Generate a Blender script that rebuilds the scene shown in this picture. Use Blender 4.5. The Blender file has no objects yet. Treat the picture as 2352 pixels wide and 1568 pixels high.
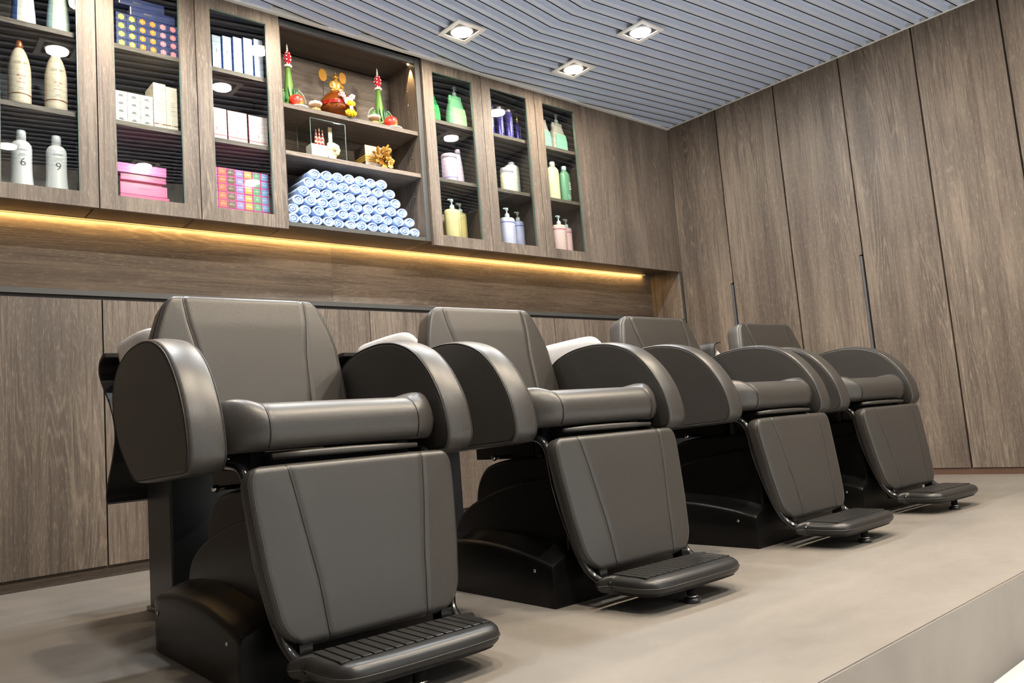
import bpy, bmesh, math, random
from mathutils import Vector, Matrix
random.seed(7)
scene = bpy.context.scene
col = scene.collection
PI = math.pi
H = 2.5          # slat ceiling height above the platform

# ------------------------------------------------------------------ camera
YAW, PITCH, ROLL, FPX = 0.854, 0.1085, -0.0806, 1808.875
CAM = Vector((-4.5854, -3.3611, 0.4414))
fw = Vector((math.cos(YAW)*math.cos(PITCH), math.sin(YAW)*math.cos(PITCH), math.sin(PITCH)))
rt = Vector((math.sin(YAW), -math.cos(YAW), 0)); up = rt.cross(fw)
r2 = math.cos(ROLL)*rt + math.sin(ROLL)*up
u2 = -math.sin(ROLL)*rt + math.cos(ROLL)*up
cd = bpy.data.cameras.new('camera'); cam = bpy.data.objects.new('camera', cd); col.objects.link(cam)
cd.sensor_width = 36; cd.lens = FPX*36/2352; cd.clip_start = 0.02
cam.matrix_world = Matrix(((r2.x, u2.x, -fw.x, CAM.x), (r2.y, u2.y, -fw.y, CAM.y), (r2.z, u2.z, -fw.z, CAM.z), (0, 0, 0, 1)))
scene.camera = cam

# ------------------------------------------------------------------ world, exposure
w = bpy.data.worlds.new('world'); scene.world = w; w.use_nodes = True
w.node_tree.nodes['Background'].inputs[0].default_value = (0.92, 0.96, 1.0, 1)
w.node_tree.nodes['Background'].inputs[1].default_value = 1.2
vs = scene.view_settings
vs.view_transform = 'Standard'; vs.look = 'None'; vs.gamma = 1; vs.use_curve_mapping = False
vs.exposure = 0.58
scene.cycles.use_denoising = True
scene.cycles.max_bounces = 5; scene.cycles.diffuse_bounces = 4; scene.cycles.glossy_bounces = 3
scene.cycles.caustics_reflective = False; scene.cycles.caustics_refractive = False
scene.cycles.use_adaptive_sampling = True; scene.cycles.adaptive_threshold = .08; scene.cycles.adaptive_min_samples = 16
scene.cycles.sample_clamp_indirect = 6
WARM_W, COOL_W, SALON_FILL_W, STRIP_W = 44.0, 58.0, 66.0, 8.0

# ------------------------------------------------------------------ helpers: materials
MATS = {}
def nt(name):
    m = bpy.data.materials.new(name); m.use_nodes = True
    t = m.node_tree; b = t.nodes['Principled BSDF']
    MATS[name] = m
    return m, t, b
def N(t, typ, **kw):
    n = t.nodes.new(typ)
    for k, v in kw.items(): setattr(n, k, v)
    return n
def lk(t, a, b): t.links.new(a, b)
def mth(t, op, a, b=None, c=None):
    n = N(t, 'ShaderNodeMath', operation=op)
    for i, v in enumerate((a, b, c)):
        if v is None: continue
        if isinstance(v, (int, float)): n.inputs[i].default_value = v
        else: lk(t, v, n.inputs[i])
    return n.outputs[0]
def ramp(t, fac, stops):
    n = N(t, 'ShaderNodeValToRGB'); el = n.color_ramp.elements
    while len(el) < len(stops): el.new(0.5)
    for e, (p, c) in zip(el, stops): e.position = p; e.color = (*c, 1)
    lk(t, fac, n.inputs[0]); return n.outputs[0]
def mixc(t, fac, a, b, typ='MIX'):
    n = N(t, 'ShaderNodeMix', data_type='RGBA', blend_type=typ)
    for i, v in ((0, fac), (6, a), (7, b)):
        if isinstance(v, (int, float)): n.inputs[i].default_value = v
        elif isinstance(v, tuple): n.inputs[i].default_value = (*v, 1)
        else: lk(t, v, n.inputs[i])
    return n.outputs[2]
def noise(t, vec, scale, detail=2, rough=0.5):
    n = N(t, 'ShaderNodeTexNoise'); n.inputs['Scale'].default_value = scale
    n.inputs['Detail'].default_value = detail; n.inputs['Roughness'].default_value = rough
    if vec is not None: lk(t, vec, n.inputs['Vector'])
    return n.outputs[0]
def bump(t, b, h, strength, dist=0.001):
    n = N(t, 'ShaderNodeBump'); n.inputs['Strength'].default_value = strength; n.inputs['Distance'].default_value = dist
    lk(t, h, n.inputs['Height']); lk(t, n.outputs[0], b.inputs['Normal'])
def srgb(*c):
    return tuple(((v/255)/12.92 if v/255 <= 0.04045 else ((v/255+0.055)/1.055)**2.4) for v in c)
def plain(name, c, rough=0.5, metal=0.0, spec=0.5, coat=0.0, noise_amt=0.06):
    m, t, b = nt(name)
    tc = N(t, 'ShaderNodeTexCoord')
    f = noise(t, tc.outputs['Object'], 35, 3)
    cc = mixc(t, f, tuple(max(0, v*(1-noise_amt)) for v in c), tuple(min(1, v*(1+noise_amt)) for v in c))
    lk(t, cc, b.inputs['Base Color'])
    b.inputs['Roughness'].default_value = rough; b.inputs['Metallic'].default_value = metal
    b.inputs['Specular IOR Level'].default_value = spec; b.inputs['Coat Weight'].default_value = coat
    return m
def emit(name, c, s):
    m, t, b = nt(name)
    b.inputs['Base Color'].default_value = (*c, 1)
    b.inputs['Emission Color'].default_value = (*c, 1); b.inputs['Emission Strength'].default_value = s
    return m
def clear(name, tint, gloss_rough=0.0, f0=1.5, density=1.0):
    m, t, b = nt(name); out = t.nodes['Material Output']
    fr = N(t, 'ShaderNodeFresnel'); fr.inputs[0].default_value = f0
    tr = N(t, 'ShaderNodeBsdfTransparent'); tr.inputs[0].default_value = (*tint, 1)
    gl = N(t, 'ShaderNodeBsdfGlossy'); gl.inputs['Roughness'].default_value = gloss_rough
    mx = N(t, 'ShaderNodeMixShader')
    ge = N(t, 'ShaderNodeNewGeometry'); fac = mth(t, 'MULTIPLY', fr.outputs[0], mth(t, 'SUBTRACT', 1, ge.outputs['Backfacing'])); lk(t, fac, mx.inputs[0]); lk(t, tr.outputs[0], mx.inputs[1]); lk(t, gl.outputs[0], mx.inputs[2])
    lk(t, mx.outputs[0], out.inputs[0])
    t.nodes.remove(b)
    return m

def wood(name, mode, tone=1.0):
    """greyed oak laminate; mode v: grain along z, h: grain along x"""
    m, t, b = nt(name)
    tc = N(t, 'ShaderNodeTexCoord'); oi = N(t, 'ShaderNodeObjectInfo')
    sp = N(t, 'ShaderNodeSeparateXYZ'); lk(t, tc.outputs['Object'], sp.inputs[0])
    X, Y, Z = sp.outputs
    if mode == 'v': ac = mth(t, 'ADD', X, Y); al = Z
    else: ac = mth(t, 'ADD', Z, Y); al = X
    off = mth(t, 'MULTIPLY', oi.outputs['Random'], 23.0)
    ac = mth(t, 'ADD', ac, off)
    def vec(sa, sl):
        c = N(t, 'ShaderNodeCombineXYZ')
        lk(t, mth(t, 'MULTIPLY', ac, sa), c.inputs[0]); lk(t, mth(t, 'MULTIPLY', al, sl), c.inputs[1]); lk(t, off, c.inputs[2])
        return c.outputs[0]
    broad = noise(t, vec(8, .42), 1, 3, .6)                  # wide streaks
    rings = noise(t, vec(6.5, .52), 1, 2.2, .42)             # cathedral figure
    rr = mth(t, 'FRACT', mth(t, 'MULTIPLY', rings, 34))
    rl = mth(t, 'SUBTRACT', 1, mth(t, 'MINIMUM', mth(t, 'MULTIPLY', mth(t, 'ABSOLUTE', mth(t, 'SUBTRACT', rr, .5)), 4.2), 1))
    fine = noise(t, vec(380, 30), 1, 2, .7)                  # pale pores
    fine2 = noise(t, vec(110, 3.4), 1, 2, .65)               # dark streaks
    patch = noise(t, vec(4.2, 1.1), 1, 2, .5)
    cloud = noise(t, vec(2.2, 1.6), 1, 1, .55)
    c0 = ramp(t, broad, [(.30, srgb(104, 92, 83)), (.45, srgb(128, 114, 102)), (.58, srgb(150, 134, 120)), (.72, srgb(116, 103, 93))])
    c0 = mixc(t, ramp(t, cloud, [(.36, (.45, .45, .45)), (.62, (0, 0, 0))]), c0, srgb(98, 86, 78))
    pm_ = ramp(t, patch, [(.46, (0, 0, 0)), (.60, (1, 1, 1))])
    k = mth(t, 'MULTIPLY', mth(t, 'MULTIPLY', rl, mth(t, 'ADD', mth(t, 'MULTIPLY', fine, 1.2), .1)), mth(t, 'MULTIPLY', pm_, .55))
    c1 = mixc(t, k, c0, srgb(190, 172, 154))
    fk = ramp(t, fine, [(.55, (0, 0, 0)), (.68, (1, 1, 1))])
    c2 = mixc(t, mth(t, 'MULTIPLY', fk, mth(t, 'ADD', mth(t, 'MULTIPLY', broad, .7), .18)), c1, srgb(184, 168, 150))
    dk = ramp(t, fine2, [(.34, (1, 1, 1)), (.50, (0, 0, 0))])
    c3 = mixc(t, mth(t, 'MULTIPLY', dk, .50), c2, srgb(82, 70, 62))
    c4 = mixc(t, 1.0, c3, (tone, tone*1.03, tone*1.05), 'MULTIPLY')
    lk(t, c4, b.inputs['Base Color'])
    b.inputs['Roughness'].default_value = .5; b.inputs['Specular IOR Level'].default_value = .35
    bump(t, b, fine, .12, .0006)
    return m

def leather(name, c, rough):
    m, t, b = nt(name)
    tc = N(t, 'ShaderNodeTexCoord')
    v = N(t, 'ShaderNodeTexVoronoi'); v.inputs['Scale'].default_value = 420; lk(t, tc.outputs['Object'], v.inputs['Vector'])
    f = noise(t, tc.outputs['Object'], 9, 3)
    lk(t, mixc(t, f, tuple(x*.9 for x in c), tuple(x*1.1 for x in c)), b.inputs['Base Color'])
    b.inputs['Roughness'].default_value = rough; b.inputs['Specular IOR Level'].default_value = .6
    bump(t, b, v.outputs['Distance'], .14, .0008)
    return m

def concrete(name, c, rough):
    m, t, b = nt(name)
    tc = N(t, 'ShaderNodeTexCoord')
    mp = N(t, 'ShaderNodeMapping'); mp.inputs['Scale'].default_value = (1.0, 1.7, 1.0); lk(t, tc.outputs['Object'], mp.inputs['Vector'])
    a = noise(t, mp.outputs[0], 1.7, 5, .62); f = noise(t, mp.outputs[0], 7, 5, .6); s = noise(t, tc.outputs['Object'], 160, 2)
    c0 = ramp(t, a, [(.3, tuple(x*.82 for x in c)), (.5, c), (.72, tuple(min(1, x*1.12) for x in c))])
    c1 = mixc(t, mth(t, 'MULTIPLY', f, .22), c0, tuple(x*.72 for x in c))
    c2 = mixc(t, mth(t, 'MULTIPLY', s, .12), c1, tuple(x*.7 for x in c))
    lk(t, c2, b.inputs['Base Color'])
    lk(t, mth(t, 'ADD', mth(t, 'MULTIPLY', f, .25), rough-.12), b.inputs['Roughness'])
    b.inputs['Specular IOR Level'].default_value = .4
    bump(t, b, f, .05, .002)
    return m

wood_v = wood('oak_laminate_vertical', 'v', .66); wood_h = wood('oak_laminate_horizontal', 'h', .70)
wood_shade = wood('oak_laminate_shaded', 'h', .30)  # same oak darkened: shade inside and under the cabinets put into the colour
lea = leather('charcoal_leather', (.036, .0335, .031), .40)
piping = plain('dark_piping', (.012, .012, .012), .5)
thread = plain('stitch_thread', (.085, .082, .078), .6)
blk = plain('black_shell', (.005, .0048, .0048), .30, spec=.22)
blk_metal = plain('black_enamel_metal', (.012, .012, .013), .16, coat=.6)
rubber = plain('black_rubber', (.016, .016, .016), .36)
mould_m = plain('rubber_mould_line', (.035, .035, .035), .5)
blk_cloth = plain('black_cover', (.008, .008, .009), .6)
matte = plain('matte_black_steel', (.010, .010, .010), .75, spec=.15)
chrome = plain('chrome', (.7, .7, .7), .15, 1.0)
ceramic = plain('white_ceramic', (.86, .86, .88), .12, coat=.5)
concrete_m = concrete('platform_screed', (.190, .172, .152), .46)
concrete_side = concrete('riser_screed', (.175, .158, .141), .55)
pale_floor = concrete('salon_floor', (.74, .73, .71), .4)
slat_m = plain('slat_paint', (.66, .75, .93), .5)
slat_edge = plain('ceiling_edge_paint', (.84, .86, .86), .5)
dark_gap = plain('shadow_gap', (.012, .010, .010), .9)
grey_edge = plain('grey_aluminium', (.13, .14, .15), .4, .6)
pull_grey = plain('pull_grey', (.085, .09, .10), .5)
dark_trim = plain('dark_trim', (.055, .055, .052), .5)
brown_skirt = plain('brown_skirting', srgb(88, 66, 53), .5)
dark_skirt = wood('dark_plinth', 'h', .38)
white_paint = plain('white_wall_paint', (.72, .71, .69), .7)
white_trim = plain('white_fitting', (.92, .92, .92), .45)
glass = clear('cabinet_glass', (.93, .955, .95), 0, 2.1)
glass_thin = clear('clear_box_glass', (.97, .99, .98), 0, 1.5)
glass_edge = plain('glass_edge_green', (.07, .12, .10), .3)
towel_m = None

# ------------------------------------------------------------------ helpers: meshes
class MB:
    def __init__(s): s.v = []; s.f = []; s.sm = []
    def add(s, vs_, fs_, smooth=False):
        o = len(s.v); s.v += [tuple(q) for q in vs_]; s.f += [tuple(i+o for i in f) for f in fs_]; s.sm += [smooth]*len(fs_)
        return s
    def box(s, x0, x1, y0, y1, z0, z1):
        v = [(x0,y0,z0),(x1,y0,z0),(x1,y1,z0),(x0,y1,z0),(x0,y0,z1),(x1,y0,z1),(x1,y1,z1),(x0,y1,z1)]
        return s.add(v, [(3,2,1,0),(4,5,6,7),(0,1,5,4),(1,2,6,5),(2,3,7,6),(3,0,4,7)])
    def cbox(s, x0, x1, y0, y1, z0, z1, c):
        """box with chamfered edges"""
        bm = bmesh.new(); bmesh.ops.create_cube(bm, size=1)
        for v in bm.verts: v.co = Vector(((x0+x1)/2+v.co.x*(x1-x0), (y0+y1)/2+v.co.y*(y1-y0), (z0+z1)/2+v.co.z*(z1-z0)))
        bmesh.ops.bevel(bm, geom=bm.edges[:], offset=c, segments=2, affect='EDGES', profile=.5)
        bm.verts.index_update()
        s.add([v.co[:] for v in bm.verts], [[q.index for q in f.verts] for f in bm.faces]); bm.free(); return s
    def loft(s, rings, close=True, cap0=True, cap1=True, smooth=True):
        n = len(rings[0]); v = [q for r in rings for q in r]; f = []
        for i in range(len(rings)-1):
            for j in range(n if close else n-1):
                a = i*n+j; b_ = i*n+(j+1) % n; f.append((a, b_, b_+n, a+n))
        s.add(v, f, smooth)
        if cap0: s.add(rings[0], [tuple(range(n))[::-1]])
        if cap1: s.add(rings[-1], [tuple(range(n))])
        return s
    def lathe(s, prof, cx=0, cy=0, cz=0, n=24, sx=1, sy=1, cap=True):
        rings = [[(cx+r*sx*math.cos(2*PI*k/n), cy+r*sy*math.sin(2*PI*k/n), cz+z) for k in range(n)] for r, z in prof]
        return s.loft(rings, True, cap and prof[0][0] > 1e-6, cap and prof[-1][0] > 1e-6)
    def tube(s, pts, r, n=8, closed=False, cap=True):
        pts = [Vector(p) for p in pts]; m = len(pts); rings = []
        pu = None
        for i, p in enumerate(pts):
            if closed: d = pts[(i+1) % m]-pts[i-1]
            else: d = pts[min(i+1, m-1)]-pts[max(i-1, 0)]
            d.normalize()
            if pu is None:
                a = Vector((0, 0, 1)) if abs(d.z) < .9 else Vector((1, 0, 0)); pu = d.cross(a).normalized()
            else: pu = (pu-d*pu.dot(d)).normalized()
            q = d.cross(pu); rr = r[i] if isinstance(r, (list, tuple)) else r
            rings.append([tuple(p+pu*rr*math.cos(2*PI*k/n)+q*rr*math.sin(2*PI*k/n)) for k in range(n)])
        if closed: rings.append(rings[0]); cap = False
        return s.loft(rings, True, cap, cap)
    def prism(s, poly, fn, a, b_):
        """extrude 2D poly; fn(u,v,w)->xyz, w from a to b"""
        r0 = [fn(u, v, a) for u, v in poly]; r1 = [fn(u, v, b_) for u, v in poly]
        return s.loft([r0, r1], smooth=False)
    def mesh(s, name, mat):
        me = bpy.data.meshes.new(name); me.from_pydata(s.v, [], s.f); me.validate()
        me.polygons.foreach_set('use_smooth', s.sm[:len(me.polygons)] if len(s.sm) == len(me.polygons) else [False]*len(me.polygons))
        bm = bmesh.new(); bm.from_mesh(me); bmesh.ops.remove_doubles(bm, verts=bm.verts, dist=1e-6); bmesh.ops.recalc_face_normals(bm, faces=bm.faces); bm.to_mesh(me); bm.free()
        if mat: me.materials.append(mat)
        return me
    def build(s, name, mat, parent=None, loc=None, rot=None):
        return link(name, s.mesh(name, mat), parent, loc, rot)
def link(name, data, parent=None, loc=None, rot=None):
    o = bpy.data.objects.new(name, data); col.objects.link(o); o.parent = parent
    if loc: o.location = loc
    if rot: o.rotation_euler = rot
    return o
def tag(o, label=None, cat=None, group=None, kind=None):
    if label: o['label'] = label
    if cat: o['category'] = cat
    if group: o['group'] = group
    if kind: o['kind'] = kind
    return o
def thing(name, label, cat, loc, rz=0, group=None):
    o = bpy.data.objects.new(name, None); o.empty_display_size = .05; col.objects.link(o)
    o.location = loc; o.rotation_euler = (0, 0, rz)
    return tag(o, label, cat, group)
def struct(o): o['kind'] = 'structure'; return o
def copy_tree(o, parent=None):
    kids = [c for c in o.children]
    c = o.copy(); col.objects.link(c); c.parent = parent
    for k in kids: copy_tree(k, c)
    return c
def smooth_closed(poly, n):
    """closed Catmull-Rom through poly, n points per span"""
    out = []; m = len(poly)
    for i in range(m):
        p0, p1, p2, p3 = (Vector(poly[(i+k-1) % m]) for k in range(4))
        for j in range(n):
            t = j/n
            out.append(tuple(.5*((2*p1)+(-p0+p2)*t+(2*p0-5*p1+4*p2-p3)*t*t+(-p0+3*p1-3*p2+p3)*t**3)))
    return out
def smooth_open(poly, n):
    out = []; m = len(poly)
    for i in range(m-1):
        p0, p1, p2, p3 = (Vector(poly[min(max(i+k-1, 0), m-1)]) for k in range(4))
        for j in range(n):
            t = j/n
            out.append(tuple(.5*((2*p1)+(-p0+p2)*t+(2*p0-5*p1+4*p2-p3)*t*t+(-p0+3*p1-3*p2+p3)*t**3)))
    return out+[tuple(poly[-1])]
def interp(tab, x):
    if x <= tab[0][0]: return tab[0][1]
    for (a, b_), (c, d) in zip(tab, tab[1:]):
        if x <= c: return b_+(d-b_)*(x-a)/(c-a)
    return tab[-1][1]
_txt = {}
def lettering(s, size, mat, parent, loc, bend=0, rot=0, name='lettering'):
    """flat print standing upright facing -y"""
    key = (s, size, mat.name, bend, rot)
    if key not in _txt:
        cu = bpy.data.curves.new('t', 'FONT'); cu.body = s; cu.size = size; cu.align_x = 'CENTER'; cu.align_y = 'CENTER'; cu.resolution_u = 2
        o = bpy.data.objects.new('t', cu); col.objects.link(o)
        dg = bpy.context.evaluated_depsgraph_get(); me = bpy.data.meshes.new_from_object(o.evaluated_get(dg))
        bpy.data.objects.remove(o); bpy.data.curves.remove(cu)
        cr, sr = math.cos(rot), math.sin(rot)
        for v in me.vertices:
            x, z = v.co.x*cr-v.co.y*sr, v.co.x*sr+v.co.y*cr
            v.co = Vector((bend*math.sin(x/bend), bend-bend*math.cos(x/bend), z)) if bend else Vector((x, 0, z))
        me.name = 'lettering'; me.materials.clear(); me.materials.append(mat); _txt[key] = me
    return link(name, _txt[key], parent, loc)
ORD = ['first', 'second', 'third', 'fourth', 'fifth', 'sixth', 'seventh', 'eighth', 'ninth', 'tenth', 'eleventh', 'twelfth']

# ================================================================== SETTING
YE, ZL = -2.663, -0.183
XL = -7.0; YF = -7.0
struct(MB().box(XL, .05, YE, .40, ZL-.1, 0).build('floor', concrete_m))
struct(MB().box(XL, .05, YF, YE, ZL-.1, ZL).build('floor_lower', pale_floor))
riser = struct(MB().box(XL, 0, YE-.004, YE+.001, ZL, -.002).build('trim_1', concrete_side))
struct(MB().box(XL-.15, XL, YF, .6, ZL, 2.7).build('wall_left', wood_v))
wx0, wx1 = -4.4, -.4
wf = MB(); wf.box(XL, wx0, YF-.15, YF, ZL, 2.7); wf.box(wx1, .15, YF-.15, YF, ZL, 2.7); wf.box(wx0, wx1, YF-.15, YF, 2.35, 2.7); wf.box(wx0, wx1, YF-.15, YF, ZL, .1)
struct(wf.build('wall_front', white_paint))
wm = (wx0+wx1)/2; wq = MB()
for a, b_, c, d in ((wx0, wx1, .1, .16), (wx0, wx1, 2.29, 2.35), (wx0, wx0+.06, .16, 2.29), (wx1-.06, wx1, .16, 2.29), (wm-.03, wm+.03, .16, 2.29)): wq.box(a, b_, YF-.09, YF-.05, c, d)
fill_win = struct(wq.build('fill_window_1', grey_edge))  # unseen window, added with its portal to bring in daylight fill
for a, b_ in ((wx0+.06, wm-.03), (wm+.03, wx1-.06)): MB().box(a, b_, YF-.075, YF-.069, .16, 2.29).build('pane', glass_thin, fill_win)
pd = bpy.data.lights.new('fill_window_portal', 'AREA'); pd.shape = 'RECTANGLE'; pd.size = wx1-wx0; pd.size_y = 2.25; pd.cycles.is_portal = True
po = bpy.data.objects.new('fill_window_portal', pd); col.objects.link(po); po.location = (wm, YF-.16, 1.225); po.rotation_euler = (PI/2, 0, 0)

# ---- right wall: tall wood panels with shadow gaps and finger pulls
wr = struct(MB().box(.022, .15, YF, .6, ZL, 2.7).build('wall_right', dark_gap))
seams = [0, -.408, -.853, -1.2936, -1.7213, -2.159, -2.60, -3.04, -3.48, -3.92, -4.36, -4.8, -5.24, -5.68, -6.12, -6.56, -7.0]
for i in range(len(seams)-1):
    a, b_ = seams[i], seams[i+1]; z0 = .036 if b_ > YE-.2 else ZL+.05
    g = .0048
    pullR = i % 2 == 0        # this panel's right edge (towards -y) is cut back as a finger pull
    ya, yb = a-(.001 if i == 0 else g), b_+g
    if pullR:
        zc = 1.283
        poly = [(ya, z0), (yb+.017, z0), (yb+.017, zc), (yb, zc+.006), (yb, 2.497), (ya, 2.497)]
    else:
        poly = [(ya, z0), (yb, z0), (yb, 2.497), (ya, 2.497)]
    MB().prism(poly, lambda u, v, w_: (w_, u, v), 0, .02).build('panel', wood_v, wr)
    if pullR:
        MB().box(.004, .021, yb+.003, yb+.0165, z0, 1.28).build('finger_pull', pull_grey, wr)
struct(MB().box(.006, .022, YE, 0, 0, .0355).build('baseboard_right', brown_skirt))

# ---- shelf wall: lower panels, recessed lit niche, upper cabinets
wb = struct(MB().box(XL, .02, .022, .05, 0, 1.084).box(XL, .02, .32, .5, 0, 2.7).build('wall_back', dark_gap))
lx = [0, -.10, -1.308, -2.575, -3.781, -4.986, -6.19, XL]
for a, b_ in zip(lx, lx[1:]):
    MB().box(b_+.0025, a-(.0025 if a else .001), 0, .02, .045, 1.071).build('panel', wood_v, wb)
struct(MB().box(XL, 0, .012, .03, 0, .0445).build('baseboard_back', dark_skirt))
ND = .265
nb = MB().box(XL, -2.625, ND, ND+.02, 1.107, 1.50).build('niche_panel', wood_h, wb)
nb2 = MB().box(-2.6248, -.03, ND, ND+.02, 1.107, 1.50).build('niche_panel', wood_h, wb)
MB().box(-.03, -.006, .004, ND+.02, 1.107, 1.50).build('niche_end_panel', wood_v, wb)
MB().box(XL, -.006, .022, ND+.02, 1.087, 1.1065).build('niche_sill', wood_h, wb)
struct(MB().box(XL, -.001, 0, .0215, 1.086, 1.1068).box(-.0245, -.001, 0, .0215, 1.1068, 1.4435).build('trim_2', dark_trim))
struct(MB().box(XL, -.001, .006, .0215, 1.0715, 1.0858).build('trim_3', dark_gap))
# warm LED strip tucked up under the cabinets at the back of the niche
led = thing('led_strip_light', 'warm LED strip hidden under the wall cabinets, lighting the niche', 'light', (-2.3, .254, 1.4664))
MB().box(-2.2, 2.2, -.006, .006, -.0006, .0004).build('aluminium_channel', grey_edge, led)
MB().box(-2.2, 2.2, -.004, .004, -.0018, -.0007).build('led_tape', emit('led_warm', (1, .62, .22), .8), led)
ld = bpy.data.lights.new('led_glow', 'AREA'); ld.shape = 'RECTANGLE'; ld.size = 4.35; ld.size_y = .006; ld.energy = STRIP_W; ld.color = (1, .60, .20)
lo = link('led_glow', ld, led, (0, -.001, -.0022)); lo.rotation_euler = (math.radians(12), 0, 0)

# filler panels right of the cabinets, up to the corner
MB().box(-.9035, -.353, -.001, .02, 1.444, 2.497).build('filler_panel', wood_v, wb)
MB().box(-.3525, -.004, -.001, .02, 1.444, 2.497).build('filler_panel', wood_v, wb)
MB().box(-.9035, -.02, .02, .32, 1.467, 1.485).build('filler_underside', wood_shade, wb)
struct(MB().box(-.004, -.0005, .0, .02, 1.11, 2.497).build('trim_4', brown_skirt))

# ---- slatted ceiling with a fold line
ce = struct(MB().box(XL, .02, YE, .35, H+.05, H+.1).build('ceiling', dark_gap))
struct(MB().box(XL, .1, YF, YE-.003, H+.0, H+.1).build('ceiling_lower', white_paint))
TL, TR = math.tan(math.radians(9)), math.tan(math.radians(5))
prof = [(0, H+.024), (0, H), (-.027, H), (-.027, H+.024), (-.0735, H+.024)]
jprof = [(0.0004, H+.006), (.0062, H+.006), (.0062, H-.0012), (.0004, H-.0012)]
def slat_mesh(f0, prof_, closed, mat, name):
    xk = -1.78+.036*(-f0-.1)
    rings = []
    for x in (XL+.01, xk, -.004):
        y = f0+(x-xk)*TL if x < xk else f0-(x-xk)*TR
        rings.append([(x, y+dy, z) for dy, z in prof_])
    s = MB().loft(rings, closed, False, False, False)
    me = s.mesh(name, mat)
    bm = bmesh.new(); bm.from_mesh(me)
    for co, no in (((0, -.022, 0), (0, 1, 0)), ((0, YE+.003, 0), (0, -1, 0))):
        bmesh.ops.bisect_plane(bm, geom=bm.verts[:]+bm.edges[:]+bm.faces[:], plane_co=co, plane_no=no, clear_outer=True)
    n = len(bm.faces); bm.to_mesh(me); bm.free()
    return me if n else None
for i in range(-13, 36):
    f0 = -.102-.0752*i
    me = slat_mesh(f0, prof, False, slat_m, 'slat')
    if me is None: continue
    so = link('slat', me, ce)
    mj = slat_mesh(f0, jprof, True, dark_gap, 'joint')
    if mj: link('joint', mj, so)
struct(MB().box(XL, -.001, -.022, -.0015, H-.008, H-.0005).box(XL, -.001, -.024, -.022, H-.008, H+.02).build('trim_5', slat_edge))
struct(MB().box(-.016, -.0005, YE, -.024, H-.003, H-.0002).box(-.002, -.0005, YE, -.024, H, H+.034).build('trim_6', slat_edge))

# ---- recessed square downlights
lamp_warm = emit('lamp_warm', (1, .90, .74), 22); lamp_cool = emit('lamp_cool', (.93, .97, 1), 24)
well = plain('downlight_well', (.05, .045, .04), .6)
ring_m = plain('lamp_ring', (.75, .75, .75), .3)
def downlight(x, y, z, kind, watts, label, group, cone=180):
    t = thing('downlight', label, 'ceiling light', (x, y, z), 0, group)
    o, i_ = .091, .066
    f = MB()
    for a in (0, 1, 2, 3):
        c, s_ = round(math.cos(a*PI/2)), round(math.sin(a*PI/2))
        P = lambda u, v, w_: (c*u-s_*v, s_*u+c*v, w_)
        q = [(-o, -o), (o, -o), (i_, -i_), (-i_, -i_)]
        f.prism(q, P, -.007, -.0005)
    f.build('frame', white_trim, t)
    MB().box(-i_, i_, -i_, i_, -.002, -.0006).build('well', well, t)
    MB().lathe([(.060, -.0025), (.060, -.0055), (.055, -.0065), (.051, -.0055)], n=32, cap=False).build('gimbal_ring', ring_m, t)
    MB().lathe([(.0508, -.004), (.050, -.011), (.040, -.0140), (.02, -.0155), (0, -.0160)], n=32).build('lamp', lamp_warm if kind == 'warm' else lamp_cool, t)
    l = bpy.data.lights.new('downlight_beam', 'AREA'); l.shape = 'DISK'; l.size = .098; l.energy = watts*.205; l.spread = math.radians(cone)
    l.color = {'warm': (1, .84, .64), 'cool': (.88, .94, 1.0), 'neutral': (1, .95, .87)}[kind]
    link('downlight_beam', l, t, (0, 0, -.0166))
    return t
DX = [-1.31, -2.13, -2.925, -3.75]
LW = ['warm square downlight nearest the shelf wall, above the pump bottle cabinets', 'warm square downlight in front of the cabinets, above the right shelf altar', 'warm square downlight above the slim white box cabinet', 'warm square downlight above the navy box cabinet', 'warm square downlight above the far left cabinets', 'warm square downlight at the left end of the cabinet row']
LC = ['cool white square downlight above the third shampoo chair, nearest the right wall', 'cool white square downlight cut by the top edge of the photo', 'cool white downlight reflected in the slim white box cabinet door', 'cool white downlight reflected in the far left cabinet door', 'cool white square downlight left of the first shampoo chair', 'cool white square downlight at the left end of the room']
LT = ['square downlight above the platform edge, nearest the right wall', 'square downlight above the platform edge, second from the right wall', 'square downlight above the platform edge, reflected over the pink boxes', 'square downlight above the platform edge, reflected beside the white bottles', 'square downlight above the platform edge over the camera', 'square downlight above the platform edge at the far left']
for x, a, b_, c in zip(DX, LW, LC, LT):
    downlight(x, -.345, H-.001, 'warm', WARM_W, a, 'square downlights in the slatted ceiling')
    downlight(x, -.855, H-.001, 'cool', COOL_W, b_, 'square downlights in the slatted ceiling')
    downlight(x, -2.34, H-.001, 'warm', WARM_W*2.1, c, 'square downlights in the slatted ceiling')
for x, wx_ in ((-.9, 'beside the right wall'), (-2.3, 'in the middle'), (-3.7, 'on the camera side')):  # unseen lamps added behind the camera for fill and floor bounce
    for y, wy_ in ((-3.5, 'near row'), (-5.0, 'far row')):
        downlight(x, y, H-.001, 'neutral', SALON_FILL_W, f'added square fill light in the plain white salon ceiling, {wy_}, {wx_}', 'added fill lights of the lower salon', 110)

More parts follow.
